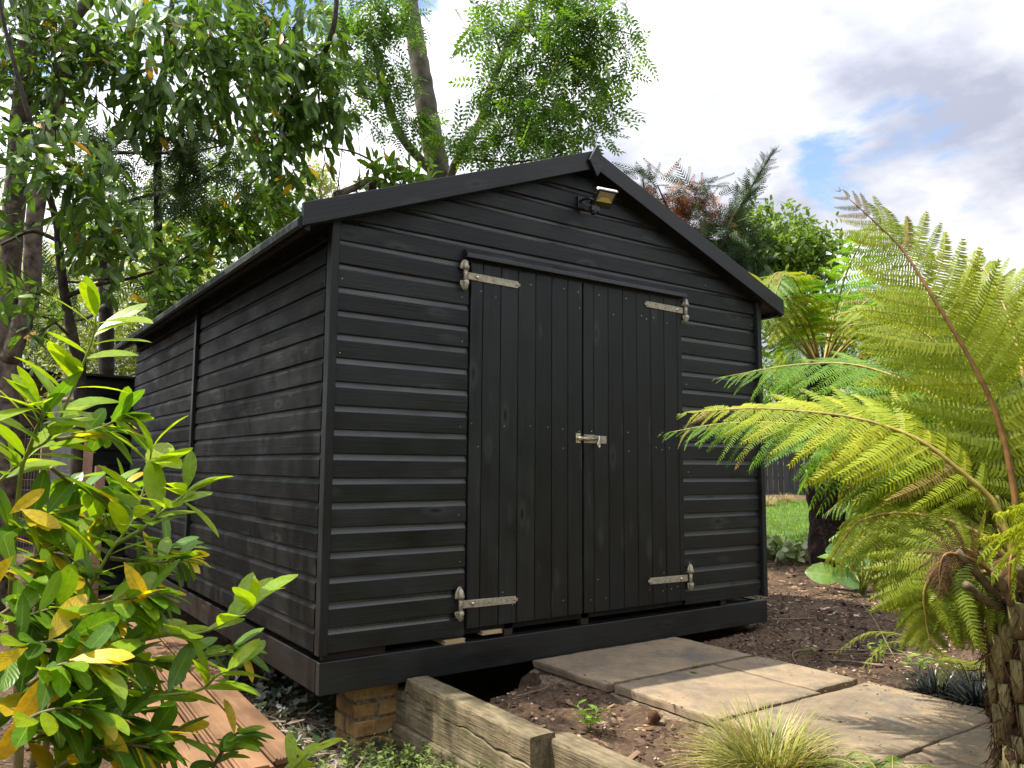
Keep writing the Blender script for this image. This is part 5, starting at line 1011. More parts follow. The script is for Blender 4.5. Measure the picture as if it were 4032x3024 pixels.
# periwinkle ground cover below the sleepers
def periwinkle():
    N = 330; loc, d, nn, s = [], [], [], []; st = MB()
    def area(k): return (random.uniform(-0.1, 0.40), random.uniform(-0.95, -0.05))
    for k in range(N):
        x, y = area(k)
        if x < 0.02-0.35*(y+0.1) and random.random() < .75: continue
        z = float(ground_h(x, y)); h = random.uniform(.03, .13); lx, ly = random.gauss(0, .05), random.gauss(0, .05)
        st.tube([(x, y, z), (x+lx*.5, y+ly*.5, z+h*.7), (x+lx, y+ly, z+h)], 0.0013, 3, False)
        for i in range(8):
            t = .3+.7*i/7; a = i*1.57+k; loc.append((x+lx*t, y+ly*t, z+h*t)); d.append((math.cos(a), math.sin(a), .45)); nn.append((random.gauss(0, .3), random.gauss(0, .3), 1)); s.append(random.uniform(.016, .034))
    V, T = stamp(SMALL, np.array(loc), np.array(d), np.array(nn), np.array(s)); b = len(V)
    sv = np.array(st.v); sf = []
    for f in st.f: sf += [(f[0], f[1], f[2]), (f[0], f[2], f[3])]
    V = np.vstack([V, sv]); T = np.vstack([T, np.array(sf)+b]); rn = np.concatenate([np.repeat(RNG.random(len(loc)), len(SMALL[0])), np.zeros(len(sv))])
    mt = leaf_mat('periwinkle_leaf', [(0, (0.05, 0.11, 0.045)), (0.6, (0.09, 0.18, 0.06)), (0.85, (0.14, 0.25, 0.06)), (1, (0.24, 0.22, 0.12))], 0.3, (1, 1.2, .6), 0.4)
    tag(inst('periwinkle', np_mesh('periwinkle', V, T, mt, rn)), 'small leaved green periwinkle covering the ground below the sleepers', 'ground cover', kind='stuff')
    # dark ivy and silvered dead leaves in the shade under the side of the shed
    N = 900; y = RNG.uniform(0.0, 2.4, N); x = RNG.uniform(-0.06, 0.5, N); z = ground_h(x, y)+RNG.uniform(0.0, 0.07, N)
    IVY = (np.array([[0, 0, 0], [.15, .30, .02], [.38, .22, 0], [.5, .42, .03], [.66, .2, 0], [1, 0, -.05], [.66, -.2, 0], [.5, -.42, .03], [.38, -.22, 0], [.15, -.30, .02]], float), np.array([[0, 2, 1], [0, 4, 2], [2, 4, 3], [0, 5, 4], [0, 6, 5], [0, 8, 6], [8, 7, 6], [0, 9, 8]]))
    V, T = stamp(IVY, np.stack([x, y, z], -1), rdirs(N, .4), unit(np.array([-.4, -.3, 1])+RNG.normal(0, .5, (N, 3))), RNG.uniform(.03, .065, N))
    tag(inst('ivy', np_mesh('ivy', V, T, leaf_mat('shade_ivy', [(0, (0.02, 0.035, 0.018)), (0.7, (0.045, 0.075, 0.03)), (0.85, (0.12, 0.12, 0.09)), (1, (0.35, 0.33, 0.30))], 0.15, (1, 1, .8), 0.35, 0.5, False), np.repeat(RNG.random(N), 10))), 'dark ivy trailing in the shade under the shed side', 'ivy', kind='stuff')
    N = 420; y = RNG.uniform(-0.25, 0.7, N); x = RNG.uniform(-0.1, 0.2, N); z = ground_h(x, y)+RNG.uniform(0.01, .05, N)
    V, T = stamp((np.array([[0, -.03, 0], [0, .03, 0], [1, .02, .05], [1, -.02, .05]], float), np.array([[0, 1, 2], [0, 2, 3]])), np.stack([x, y, z], -1), rdirs(N, .2), rdirs(N), RNG.uniform(.05, .15, N))
    tag(inst('dry_stalks', np_mesh('dry_stalks', V, T, leaf_mat('dry_stalks', [(0, (0.18, 0.14, 0.10)), (1, (0.42, 0.34, 0.25))], 0.1, (1, 1, 1), 0.8, 0.2, False), np.repeat(RNG.random(N), 4))), 'heap of pale dry stalks beside the tan boards', 'dry stalks', kind='stuff')
periwinkle()
def stone(x, y, r, label, col=(0.30, 0.27, 0.23)):
    import bmesh
    bm = bmesh.new(); bmesh.ops.create_icosphere(bm, subdivisions=2, radius=r); ph = Vector((random.uniform(0, 9),)*3)
    for v in bm.verts: v.co *= 0.85+0.35*mnoise.noise(v.co*(1.6/r)+ph); v.co.z *= 0.6
    me = bpy.data.meshes.new('stone'); bm.to_mesh(me); bm.free(); me.materials.append(plain('rubble_stone', col, 0.95, 0, 0.35, 25, 0.8, 0.2)); me.shade_smooth()
    tag(inst('stone', me, None, Matrix.Translation((x, y, float(ground_h(x, y))+r*0.3))), label, 'stone', 'rubble stones below the shed corner')
stone(0.10, -0.02, 0.045, 'grey rubble stone at the foot of the brick pier'); stone(0.02, -0.14, 0.038, 'pale stone nearest the end of the tan boards', (0.38, 0.34, 0.28)); stone(0.20, -0.12, 0.033, 'small pale stone between pier and periwinkle', (0.42, 0.37, 0.30))
def pine_cone():
    x, y = 1.005, -0.985; z = float(ground_h(x, y)); P = thing('pine_cone', 'brown pine cone lying on the soil beside the path', 'pine cone', (x, y, z))
    mt = plain('cone_scale', (0.17, 0.09, 0.045), 0.8, 0, 0.4, 60); n = 90; i = np.arange(n); t = (i+.5)/n; a = i*2.39996; r = 0.024*np.sin(np.pi*(0.12+0.80*t))
    ax = np.array([0.5, -0.3, 0.75]); ax /= np.linalg.norm(ax); u = np.cross(ax, [0, 0, 1.]); u /= np.linalg.norm(u); w = np.cross(ax, u)
    rad = np.cos(a)[:, None]*u+np.sin(a)[:, None]*w; c = np.array([x, y, z+0.012]); loc = c+ax*((t-.15)*0.05)[:, None]+rad*(r*0.35)[:, None]
    sc = (np.array([[0, -.2, 0], [0, .2, 0], [.8, .42, .05], [.8, -.42, .05], [1, 0, .22]], float), np.array([[0, 1, 2], [0, 2, 3], [3, 2, 4]]))
    V, T = stamp(sc, loc, rad+ax*0.7, ax-rad*.3, np.maximum(r*1.1, .008)); inst('scales', np_mesh('scales', V, T, mt), P)['kind'] = 'stuff'
    MB().tube([tuple(c-ax*.012), tuple(c+ax*.01), tuple(c+ax*.035)], [.006, .014, .004], 8).build('core', mt, P, True)
pine_cone()
for (x, y, lab) in ((1.60, -0.70, 'yellowed fallen leaf on the slab near the joint'), (1.68, -0.60, 'green fallen leaf at the corner between three slabs')):
    o = inst('fallen_leaf', tpl_mesh('fallen_leaf', SMALL, M['seed']), None, Matrix.Translation((x, y, -0.153)) @ Matrix.Rotation(random.uniform(0, 6), 4, 'Z') @ Matrix.Diagonal((0.055, 0.05, 0.03, 1))); tag(o, lab, 'leaf', 'fallen leaves on the slabs')

def dead_leaves():
    n = 150; x = RNG.uniform(0.62, 5.5, n); y = RNG.uniform(-1.6, 1.6, n); ok = ~(((x > 1.1) & (x < 2.2)) | ((x > 0) & (x < W+.05) & (y > -0.05))); x, y = x[ok], y[ok]; n = len(x)
    V, T = stamp(SMALL, np.stack([x, y, ground_h(x, y)+0.012], -1), rdirs(n, .25), unit(np.array([0, 0, 1.0])+RNG.normal(0, .45, (n, 3))), np.stack([RNG.uniform(.03, .07, n)]*2+[RNG.uniform(-.12, .12, n)], -1))
    tag(inst('dead_leaves', np_mesh('dead_leaves', V, T, leaf_mat('dead_leaf', [(0, (0.12, 0.06, 0.03)), (0.6, (0.24, 0.14, 0.07)), (1, (0.40, 0.29, 0.18))], 0.2, (1, .9, .7), 0.8, 0.2, False), np.repeat(RNG.random(n), len(SMALL[0])))), 'curled brown dead leaves lying on the soil', 'dead leaves', kind='stuff')
dead_leaves()

# ------------------------------------------------------------------ beyond the shed, left: black store, red shed, posts
def plank_wall(name, label, cat, A, B, z0, z1, ph, mat, cap=None, thick=0.02, lean=0.012):
    A = Vector(A); B = Vector(B); d = (B-A); L = d.length; ang = math.atan2(d.y, d.x)
    T = thing(name, label, cat, ((A.x+B.x)/2, (A.y+B.y)/2, z0)); m0 = Matrix.Translation((A.x, A.y, 0)) @ Matrix.Rotation(ang, 4, 'Z')
    MB().box(0.01, L-0.01, 0.0, 1.5, z0, z1-0.01).build('body', mat, T, False, 0, m0); z = z0
    while z < z1-0.02:
        h = min(ph, z1-z); mb = MB().prism([(0, 0)], 0, 0); mb = MB()
        for x in (0, L): mb.v += [(x, -0.030, 0), (x, -0.004, h+0.012), (x, 0.0, h+0.012), (x, 0.0, 0)]
        mb.f = [(0, 4, 5, 1), (1, 5, 6, 2), (2, 6, 7, 3), (3, 7, 4, 0), (0, 1, 2, 3), (7, 6, 5, 4)]
        inst('board', mb.mesh('board', mat), T, m0 @ Matrix.Translation((0, -0.002+random.uniform(-.003, .003), z))); z += ph
    if cap: MB().box(-0.05, L+0.05, -0.07, 1.6, z1+0.002, z1+0.024).build('roof_edge', cap, T, False, 0, m0)
    return T
plank_wall('black_store', 'black overlap boarded store behind the far end of the shed', 'shed', (-0.34, 5.35), (1.6, 5.55), -0.40, 1.66, 0.15, M['black'], M['felt'])
r0, r1 = (-1.041, 9.283, 1.416), (-0.123, 9.857, 1.483)
plank_wall('red_shed', 'dark red boarded shed seen between trunks at the far left', 'shed', (r0[0], r0[1]), (r1[0], r1[1]), -0.5, 2.1, 0.14, M['redwood'], M['felt'])
def fence_post(u, h, w, label):
    x, y = u[0], u[1]; z = float(ground_h(x, y)); tag(inst('fence_post', MB().box(0, h, -w/2, w/2, -w/2, w/2).mesh('fence_post', M['post'], False, 0.004), None, Matrix.Translation((x, y, z-0.05)) @ Matrix.Rotation(-PI/2, 4, 'Y')), label, 'post', 'posts of the wire run')
fence_post((-0.442, 3.981, 0.107), 1.75, 0.10, 'pinkish wooden post behind the laurel next to the black store')
fence_post((-0.259, 4.480, 0.013), 1.3, 0.08, 'thin wooden post right beside the black store')
fence_post((-0.587, 5.578, -0.028), 1.5, 0.09, 'weathered post further left in the wire run')
ra, rb = (-0.803, 5.060, 1.363), (-0.492, 3.982, 1.336)
tag(MB().tube([ra, rb], 0.022, 6).build('fence_rail', M['post'], None, True), 'pale horizontal rail of the wire run behind the laurel', 'rail')
def wire_run():
    T = thing('wire_mesh', 'wire netting strung between the wooden posts', 'netting', (-0.542, 4.675, 0.050)[:2]+(-0.4,)); a, b = Vector((-0.452, 3.969, 0.256)), Vector((-0.747, 5.917, 0.130)); mt = plain('wire', (0.30, 0.29, 0.27), 0.5, 0.6, 0.1); mb = MB()
    for i in range(19):
        t = i/18; p = a.lerp(b, t); mb.tube([(p.x, p.y, -0.38), (p.x, p.y, 1.15)], 0.0016, 3, False)
    for j in range(16): z = -0.35+j*0.1; mb.tube([(a.x, a.y, z), (b.x, b.y, z)], 0.0016, 3, False)
    o = mb.build('netting', mt, T); o['kind'] = 'stuff'
wire_run()
# right: charcoal close-board fence beyond the lawn
def far_fence():
    a, b = Vector((14.601, 9.449, 0.381)), Vector((23.141, 5.254, 0.480)); a2, b2 = Vector((a.x, a.y, 0)), Vector((b.x, b.y, 0)); d = b2-a2; L = d.length; ang = math.atan2(d.y, d.x)
    z = float(ground_h((a.x+b.x)/2, (a.y+b.y)/2)); T = thing('board_fence', 'charcoal close boarded fence beyond the lawn', 'fence', ((a.x+b.x)/2, (a.y+b.y)/2, z))
    mt = wood('charcoal_fence', (0.020, 0.022, 0.025), (0.035, 0.039, 0.043), (0.055, 0.06, 0.065), (0.6, 0.8), knots=False); n = int(L/0.14); me = MB().box(0, 2.1, -0.016, 0, -0.066, 0.066).mesh('board', mt, False, 0.002)
    for i in range(n):
        x = a.x+d.x*(i+.5)/n; y = a.y+d.y*(i+.5)/n
        inst('board', me, T, Matrix.Translation((x, y, float(ground_h(x, y))-0.15+random.uniform(-.01, .01))) @ Matrix.Rotation(ang, 4, 'Z') @ Matrix.Rotation(-PI/2, 4, 'Y'))
    m0 = Matrix.Translation((a.x, a.y, 0)) @ Matrix.Rotation(ang, 4, 'Z')
    for zz in (0.35, 1.5): MB().box(0, L, 0.003, 0.05, z+zz, z+zz+0.07).build('rail', mt, T, False, 0, m0)
far_fence()
# ------------------------------------------------------------------ trees and shrubs
def limb(parent, pts, r0, r1, mat, name='branch', n=9, seg=7):
    P = spline(pts, seg*(len(pts)-1)+1); m = len(P); mb = MB().tube(P, [(r0+(r1-r0)*i/(m-1))*(1+0.05*math.sin(i*2.3)) for i in range(m)], n)
    return mb.build(name, mat, parent, True)
def foliage(parent, blobs, tpl, mat, size, per=14, spread=0.28, droop=0.0, n_obj=0, tmesh=None, name='leaf', rest='foliage', twigs=None, flat=False, radial=0.6):
    """blobs: (centre, rx, ry, rz, leaves): leaves sit on small sprays spread through each blob"""
    L, D_, N_, S_ = [], [], [], []; tw = MB()
    for c, rx, ry, rz, n in blobs:
        k = max(2, int(n/per)); c = np.array(c, float)
        v = RNG.normal(size=(k, 3)); v = unit(v)*(RNG.random((k, 1))**0.45)*np.array([rx, ry, rz]); cen = c+v
        ax = unit(v/np.array([rx, ry, rz])*radial+RNG.normal(0, .6, (k, 3))+np.array([0, 0, -droop*0.6]))
        for j in range(k):
            m = max(3, int(per*RNG.uniform(.6, 1.4))); t = RNG.uniform(-1, 1, m); p = cen[j]+ax[j]*(t*spread)[:, None]+RNG.normal(0, spread*.18, (m, 3))
            L.append(p); D_.append(ax[j]*0.9+RNG.normal(0, .75, (m, 3))+np.array([0, 0, -droop])); N_.append(RNG.normal(0, .55, (m, 3))+np.array([0, 0, 1.0])); S_.append(size*RNG.uniform(.65, 1.25, m))
            if twigs: tw.tube([tuple(c+v[j]*0.45), tuple(cen[j]-ax[j]*spread*.6), tuple(cen[j]+ax[j]*spread)], [twigs*1.6, twigs, twigs*.4], 3, False)
    L, D_, N_, S_ = np.concatenate(L), np.concatenate(D_), np.concatenate(N_), np.concatenate(S_)
    leaf_parts(parent, name, tmesh, tpl, L, D_, N_, S_, RNG.random(len(L)), mat, n_obj, rest, flat)
    if twigs and tw.v: tag(tw.build('twigs', M['darkbark'], parent), kind='stuff')
gnd = lambda u: (u[0], u[1], float(ground_h(u[0], u[1])))

# tall grey-barked tree at the far left, forked, small leaves
g1 = gnd((-0.923, 4.969, 0.809)); T1 = thing('forked_tree', 'tall forked grey barked tree at the far left edge', 'tree', g1)
limb(T1, [(g1[0], g1[1], g1[2]-.1), (-0.964, 4.920, 1.420), (-1.024, 4.885, 2.030), (-1.031, 4.775, 2.926), (-1.034, 4.662, 3.822), (-1.031, 4.556, 4.637), (-1.052, 4.467, 5.451)], 0.115, 0.07, M['bark'], 'trunk', 12)
limb(T1, [(-0.977, 4.869, 1.702), (-0.917, 4.749, 2.023), (-0.864, 4.613, 2.307), (-0.891, 4.437, 2.875), (-0.837, 4.309, 3.580), (-0.774, 4.173, 4.289), (-0.751, 4.121, 4.570), (-0.611, 3.991, 4.808)], 0.085, 0.05, M['bark'])
M['small'] = leaf_mat('small_dark_leaf', [(0, (0.035, 0.075, 0.018)), (0.6, (0.06, 0.12, 0.022)), (0.94, (0.10, 0.18, 0.03)), (1, (0.20, 0.26, 0.03))], 0.36, (1.2, 1.3, .5), 0.4, 0.4, False)
foliage(T1, [((-1.174, 4.541, 4.581), .6, .5, .6, 420), ((-0.844, 4.207, 4.411), .5, .5, .5, 330), ((-0.995, 4.721, 4.113), .5, .3, .45, 160), ((-0.661, 4.118, 4.096), .45, .4, .4, 180), ((-1.340, 4.369, 3.955), .4, .4, .8, 350)], SMALL, M['small'], 0.085, 12, .22, .35, 120, tpl_mesh('leaf', SMALL, M['small']), twigs=0.003)
# laurels grown into trees: long drooping leaves
lm_ = tpl_mesh('leaf', LAUREL2, M['laurel_tree'])
g2 = gnd((-0.700, 2.227, 0.813)); T2 = thing('laurel_tree', 'slim dark stemmed laurel tree leaning left of the shed', 'tree', g2)
limb(T2, [(g2[0], g2[1], g2[2]-.1), (-0.719, 2.186, 1.241), (-0.765, 2.180, 1.537), (-0.833, 2.191, 1.833), (-0.886, 2.130, 2.118), (-0.916, 2.070, 2.269), (-1.011, 1.982, 2.522), (-1.083, 1.882, 2.737)], 0.040, 0.014, M['darkbark'], 'trunk')
limb(T2, [(-1.083, 1.882, 2.737), (-1.3, 1.9, 3.5), (-1.4, 2.2, 4.4)], .014, .006, M['darkbark'])
limb(T2, [(-1.3, 1.9, 3.5), (-1.4, 1.3, 4.0), (-1.5, 0.8, 4.4)], .010, .005, M['darkbark'])
limb(T2, [(-1.3, 1.9, 3.5), (-1.2, 3.0, 4.1), (-0.9, 4.2, 4.3)], .012, .005, M['darkbark'])
limb(T2, [(-0.824, 2.184, 1.838), (-0.675, 2.069, 1.911), (-0.500, 1.940, 1.956), (-0.266, 1.822, 2.070), (-0.129, 1.771, 2.186)], 0.016, 0.006, M['darkbark'])
limb(T2, [(-0.894, 2.129, 2.166), (-1.031, 2.159, 2.207), (-1.146, 2.128, 2.122), (-1.235, 2.078, 2.039)], 0.014, 0.006, M['darkbark'])
limb(T2, [(-0.911, 2.067, 2.264), (-0.815, 1.981, 2.404), (-0.706, 1.894, 2.489)], 0.012, 0.005, M['darkbark'])
limb(T2, [(-0.774, 2.182, 1.568), (-0.904, 2.137, 1.677), (-1.027, 2.100, 1.685)], 0.010, 0.004, M['darkbark'])
foliage(T2, [((-0.987, 1.831, 2.604), .35, .4, .32, 161), ((-1.140, 1.831, 2.485), .35, .4, .35, 142), ((-0.759, 1.823, 2.372), .32, .35, .30, 142), ((-0.960, 1.863, 2.203), .4, .4, .25, 105), ((-0.638, 1.888, 2.154), .38, .35, .22, 117), ((-1.35, 2.3, 4.3), .8, .8, .5, 520), ((-1.5, 1.1, 4.4), .7, .8, .45, 420), ((-1.2, 3.4, 4.2), .8, .8, .5, 520), ((-0.9, 4.3, 4.3), .8, .7, .5, 420), ((-0.428, 1.874, 2.070), .25, .3, .16, 68), ((-1.165, 2.036, 1.987), .2, .3, .3, 60), ((-0.967, 2.044, 1.795), .14, .2, .12, 20), ((-1.005, 1.977, 1.560), .18, .2, .14, 36)], LAUREL2, M['laurel_tree'], 0.125, 11, .16, .45, 150, lm_, twigs=0.003)
T3 = thing('laurel_tree', 'bushy laurel tree with hanging leaves above the eave', 'tree', (0.30, 4.98, -0.35))
b3 = WM[T3.name].translation
limb(T3, [tuple(b3), (0.30, 5.0, 1.6), (0.134, 4.799, 3.524), (0.066, 4.449, 4.039), (0.039, 4.209, 4.717), (0.058, 4.137, 5.175), (0.053, 4.064, 5.772)], 0.050, 0.016, M['darkbark'], 'trunk')
limb(T3, [(0.038, 4.463, 4.082), (-0.156, 4.381, 4.446), (-0.340, 4.312, 4.758), (-0.463, 4.361, 5.051)], 0.014, 0.006, M['darkbark'])
limb(T3, [(0.050, 4.443, 4.169), (0.270, 4.091, 4.365), (0.536, 3.876, 4.581)], 0.014, 0.006, M['darkbark'])
limb(T3, [(0.088, 4.638, 3.789), (-0.244, 4.668, 4.036), (-0.527, 4.671, 4.229)], 0.012, 0.005, M['darkbark'])
foliage(T3, [((-0.326, 4.139, 4.682), 0.61, 0.54, 0.41, 132), ((-0.066, 4.182, 4.257), 0.68, 0.54, 0.48, 202), ((0.210, 3.922, 4.763), 0.68, 0.54, 0.48, 257), ((0.252, 3.973, 4.135), 0.61, 0.54, 0.44, 257), ((0.468, 3.772, 4.514), 0.54, 0.54, 0.48, 257), ((-0.279, 4.195, 3.983), 0.54, 0.54, 0.34, 132), ((-0.540, 4.333, 4.351), 0.41, 0.41, 0.41, 70)], LAUREL2, M['laurel_tree'], 0.175, 9, .22, .75, 150, lm_, twigs=0.003)
T4 = thing('laurel_tree', 'tallest laurel tree rising behind the left slope of the roof', 'tree', (1.45, 5.02, -0.35))
b4 = WM[T4.name].translation; T4['label'] = 'dense dark laurel tree right against the left roof slope'
limb(T4, [tuple(b4), (1.45, 5.02, 1.8), (1.429, 5.043, 3.610), (1.376, 5.036, 3.958), (1.370, 4.834, 4.321), (1.388, 4.599, 4.715), (1.528, 4.302, 5.009), (1.584, 4.053, 5.295), (1.585, 3.980, 5.865)], 0.065, 0.022, M['darkbark'], 'trunk')
limb(T4, [(1.392, 5.030, 3.918), (1.116, 4.848, 4.261), (0.921, 4.759, 4.786), (0.805, 4.604, 5.288), (0.806, 4.531, 5.858)], 0.03, 0.012, M['darkbark'])
foliage(T4, [((1.177, 4.457, 4.389), 0.54, 0.54, 0.68, 405), ((0.940, 4.382, 4.933), 0.61, 0.54, 0.61, 335), ((1.228, 4.143, 5.215), 0.68, 0.54, 0.54, 335), ((1.544, 4.154, 4.725), 0.48, 0.54, 0.48, 257), ((1.266, 4.645, 3.775), 0.41, 0.41, 0.48, 218), ((1.648, 4.130, 4.346), 0.27, 0.34, 0.22, 70), ((0.756, 4.453, 5.398), 0.54, 0.54, 0.41, 171), ((1.436, 4.322, 4.012), 0.27, 0.27, 0.24, 46)], LAUREL2, M['laurel_tree'], 0.175, 10, .22, .8, 150, lm_, twigs=0.003)
# bright young laurel sprays near the eave
M['fresh'] = leaf_mat('fresh_laurel_spray', [(0, (0.09, 0.19, 0.03)), (0.6, (0.14, 0.27, 0.035)), (0.94, (0.20, 0.34, 0.04)), (0.96, (0.5, 0.3, 0.03)), (1, (0.5, 0.32, 0.04))], 0.45, (1.2, 1.2, .4), 0.33)
fm_ = tpl_mesh('leaf', LAUREL2, M['fresh'])
T5 = thing('laurel_shrub', 'light green laurel shrub growing over the left eave', 'shrub', (0.72, 5.0, -0.35)); b5 = WM[T5.name].translation
for q in ([tuple(b5), (0.295, 5.588, 2.526), (0.517, 5.220, 2.934), (0.773, 4.829, 3.231), (1.028, 4.464, 3.427)], [tuple(b5), (0.345, 5.390, 2.549), (0.572, 5.031, 2.757), (0.824, 4.655, 3.054)], [tuple(b5), (0.252, 5.131, 2.491), (0.302, 4.759, 2.525)]): limb(T5, q, 0.02, 0.006, M['darkbark'])
foliage(T5, [((0.992, 4.340, 3.339), 0.37, 0.33, 0.21, 150), ((0.742, 4.540, 3.154), 0.40, 0.33, 0.21, 170), ((0.533, 4.718, 2.924), 0.40, 0.33, 0.27, 150), ((0.898, 4.442, 3.064), 0.33, 0.27, 0.21, 120), ((0.249, 4.489, 2.424), 0.29, 0.27, 0.27, 110), ((0.449, 4.487, 2.586), 0.27, 0.27, 0.21, 80), ((0.125, 4.437, 2.267), 0.16, 0.13, 0.19, 30)], LAUREL2, M['fresh'], 0.165, 9, .19, .1, 110, fm_, twigs=0.003)
# conifer with dark feathery sprays behind the laurels
def spray_tpl(n=10, L=.46):
    V = []; T = []
    for i in range(n):
        t = i/(n-1); l = L*(1-t)**.7*(.5+min(1, t*4)*.5)+.03
        for s in (1, -1):
            b = len(V); V += [(t-.032, 0, 0), (t+.032, 0, 0), (t+l*.75, s*l*.75, -.06*t-.05*l)]; T.append((b, b+1, b+2) if s > 0 else (b, b+2, b+1))
            b = len(V); q = (t+l*.35, s*l*.33, -.03); V += [(q[0]-.024, q[1], q[2]), (q[0]+.024, q[1], q[2]), (q[0]+l*.42, q[1]+s*l*.10, q[2]-.03)]; T.append((b, b+1, b+2))
    return np.array(V, float), np.array(T)
SPRAY = spray_tpl()
M['yew'] = leaf_mat('dark_conifer', [(0, (0.04, 0.075, 0.028)), (0.7, (0.075, 0.125, 0.04)), (1, (0.13, 0.19, 0.05))], 0.3, (1, 1.1, .5), 0.55, 0.3, False)
T6 = thing('conifer', 'dark feathery conifer with level branches behind the laurels', 'conifer', gnd((0.013, 5.772, 0.913))); b6 = WM[T6.name].translation
limb(T6, [tuple(b6), (-0.115, 5.692, 2.247), (-0.280, 5.418, 3.375), (-0.365, 5.389, 4.072)], .09, .04, M['darkbark'], 'trunk')
for q in ([(-0.242, 5.391, 3.375), (0.021, 4.834, 3.394), (0.300, 4.385, 3.439), (0.521, 3.964, 3.584)], [(-0.337, 5.387, 3.933), (-0.061, 4.719, 3.780), (0.258, 4.257, 3.705), (0.553, 3.802, 3.714)], [(-0.181, 5.558, 2.701), (-0.450, 5.153, 2.538), (-0.697, 4.962, 2.510)], [(-0.194, 5.543, 2.889), (-0.000, 4.949, 2.610), (0.120, 4.647, 2.390)], [(-0.162, 5.581, 2.418), (-0.390, 5.156, 2.185), (-0.637, 4.968, 2.129)]): limb(T6, q, .022, .006, M['darkbark'])
foliage(T6, [((-0.206, 4.822, 3.778), .5, .4, .2, 75), ((0.113, 4.501, 3.568), .55, .4, .25, 100), ((0.341, 4.081, 3.667), .5, .4, .2, 80), ((-0.207, 4.981, 3.504), .35, .3, .15, 45), ((0.349, 4.232, 3.405), .45, .3, .16, 55), ((-0.530, 5.095, 2.471), .45, .3, .16, 45), ((-0.015, 4.845, 2.542), .3, .3, .12, 30), ((-0.554, 5.035, 2.104), .4, .3, .14, 35), ((0.056, 4.722, 3.118), .4, .3, .15, 30)], SPRAY, M['yew'], 0.30, 8, .22, .25, 60, tpl_mesh('spray', SPRAY, M['yew']), 'spray', twigs=0.003, flat=True)
# sunlit shrubs far behind on the left
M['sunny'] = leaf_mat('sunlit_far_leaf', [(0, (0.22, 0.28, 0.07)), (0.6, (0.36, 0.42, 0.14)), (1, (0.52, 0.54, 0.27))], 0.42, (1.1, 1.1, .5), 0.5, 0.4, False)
def far_bush(name, label, cat, base, blobs, mat, size, tpl=TINY, per=16, spread=.4, trunk=.08, h=1.2, bark='bark'):
    T = thing(name, label, cat, base); limb(T, [base, (base[0]+.05, base[1], base[2]+h*.5), (base[0], base[1]+.05, base[2]+h)], trunk, trunk*.5, M[bark], 'trunk'); 
    for c, *_ in blobs: limb(T, [(base[0], base[1], base[2]+h*.8), tuple((np.array(base)+np.array([0, 0, h]))*.5+np.array(c)*.5), c], trunk*.5, trunk*.15, M[bark])
    foliage(T, blobs, tpl, mat, size, per, spread, .05, 0, None, flat=True); return T
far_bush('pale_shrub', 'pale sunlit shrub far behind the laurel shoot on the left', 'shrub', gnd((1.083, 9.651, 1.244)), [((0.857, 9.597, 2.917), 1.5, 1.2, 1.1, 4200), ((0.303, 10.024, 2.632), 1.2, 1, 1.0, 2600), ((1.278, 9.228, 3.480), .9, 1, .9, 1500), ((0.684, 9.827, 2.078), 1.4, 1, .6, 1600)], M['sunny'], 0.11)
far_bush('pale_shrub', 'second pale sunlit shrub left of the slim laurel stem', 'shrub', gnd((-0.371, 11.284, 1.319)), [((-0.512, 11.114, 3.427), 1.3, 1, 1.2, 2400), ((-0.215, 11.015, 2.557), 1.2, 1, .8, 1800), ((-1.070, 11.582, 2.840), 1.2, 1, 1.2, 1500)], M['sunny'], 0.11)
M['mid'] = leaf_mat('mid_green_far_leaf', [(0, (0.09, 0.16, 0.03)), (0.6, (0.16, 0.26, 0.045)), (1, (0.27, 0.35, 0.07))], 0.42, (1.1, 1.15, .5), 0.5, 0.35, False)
far_bush('leafy_tree', 'yellow green tree showing through gaps above the left eave', 'tree', gnd((2.235, 11.310, 1.160)), [((1.902, 11.036, 5.148), 1.5, 1.2, 1.0, 2200), ((1.333, 11.500, 4.654), 1.4, 1, .9, 1600), ((2.187, 10.740, 5.884), 1.1, 1, .9, 900), ((0.771, 11.846, 5.056), 1.1, 1, .9, 800)], M['mid'], 0.13, h=3.0, trunk=.14)
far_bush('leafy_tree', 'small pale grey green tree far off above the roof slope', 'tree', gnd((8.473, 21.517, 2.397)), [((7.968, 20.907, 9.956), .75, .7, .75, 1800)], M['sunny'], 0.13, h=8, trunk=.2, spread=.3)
# bare branches over the roof
Tb = thing('pruned_tree', 'pruned tree with bare curving branches above the left roof slope', 'tree', ((2.262, 5.028, 3.943)[0], (2.262, 5.028, 3.943)[1], -0.3)); bb = WM[Tb.name].translation
limb(Tb, [tuple(bb), (2.167, 4.415, 3.490), (2.333, 4.262, 3.767), (2.141, 4.265, 3.845), (1.964, 4.280, 3.739), (1.759, 4.316, 3.625)], 0.05, 0.035, M['bark'], 'trunk')
limb(Tb, [(2.322, 4.273, 3.741), (2.247, 4.176, 3.954), (2.043, 4.183, 4.062), (1.799, 4.227, 4.104), (1.485, 4.327, 4.085)], 0.014, 0.008, M['bark'])
for q in ([(1.782, 4.298, 3.635), (1.791, 4.255, 3.925), (1.795, 4.215, 4.215), (1.801, 4.192, 4.360)], [(2.002, 4.249, 3.769), (1.994, 4.217, 4.062), (1.951, 4.210, 4.355)], [(1.821, 4.215, 4.070), (1.695, 4.292, 4.166)]): limb(Tb, q, .006, .003, M['darkbark'])
foliage(Tb, [((2.294, 4.025, 3.908), .32, .2, .13, 110), ((2.140, 4.147, 3.809), .2, .2, .1, 50), ((2.458, 3.917, 3.846), .2, .2, .08, 40)], LAUREL2, M['fresh'], 0.15, 9, .14, -.2, 60, fm_)
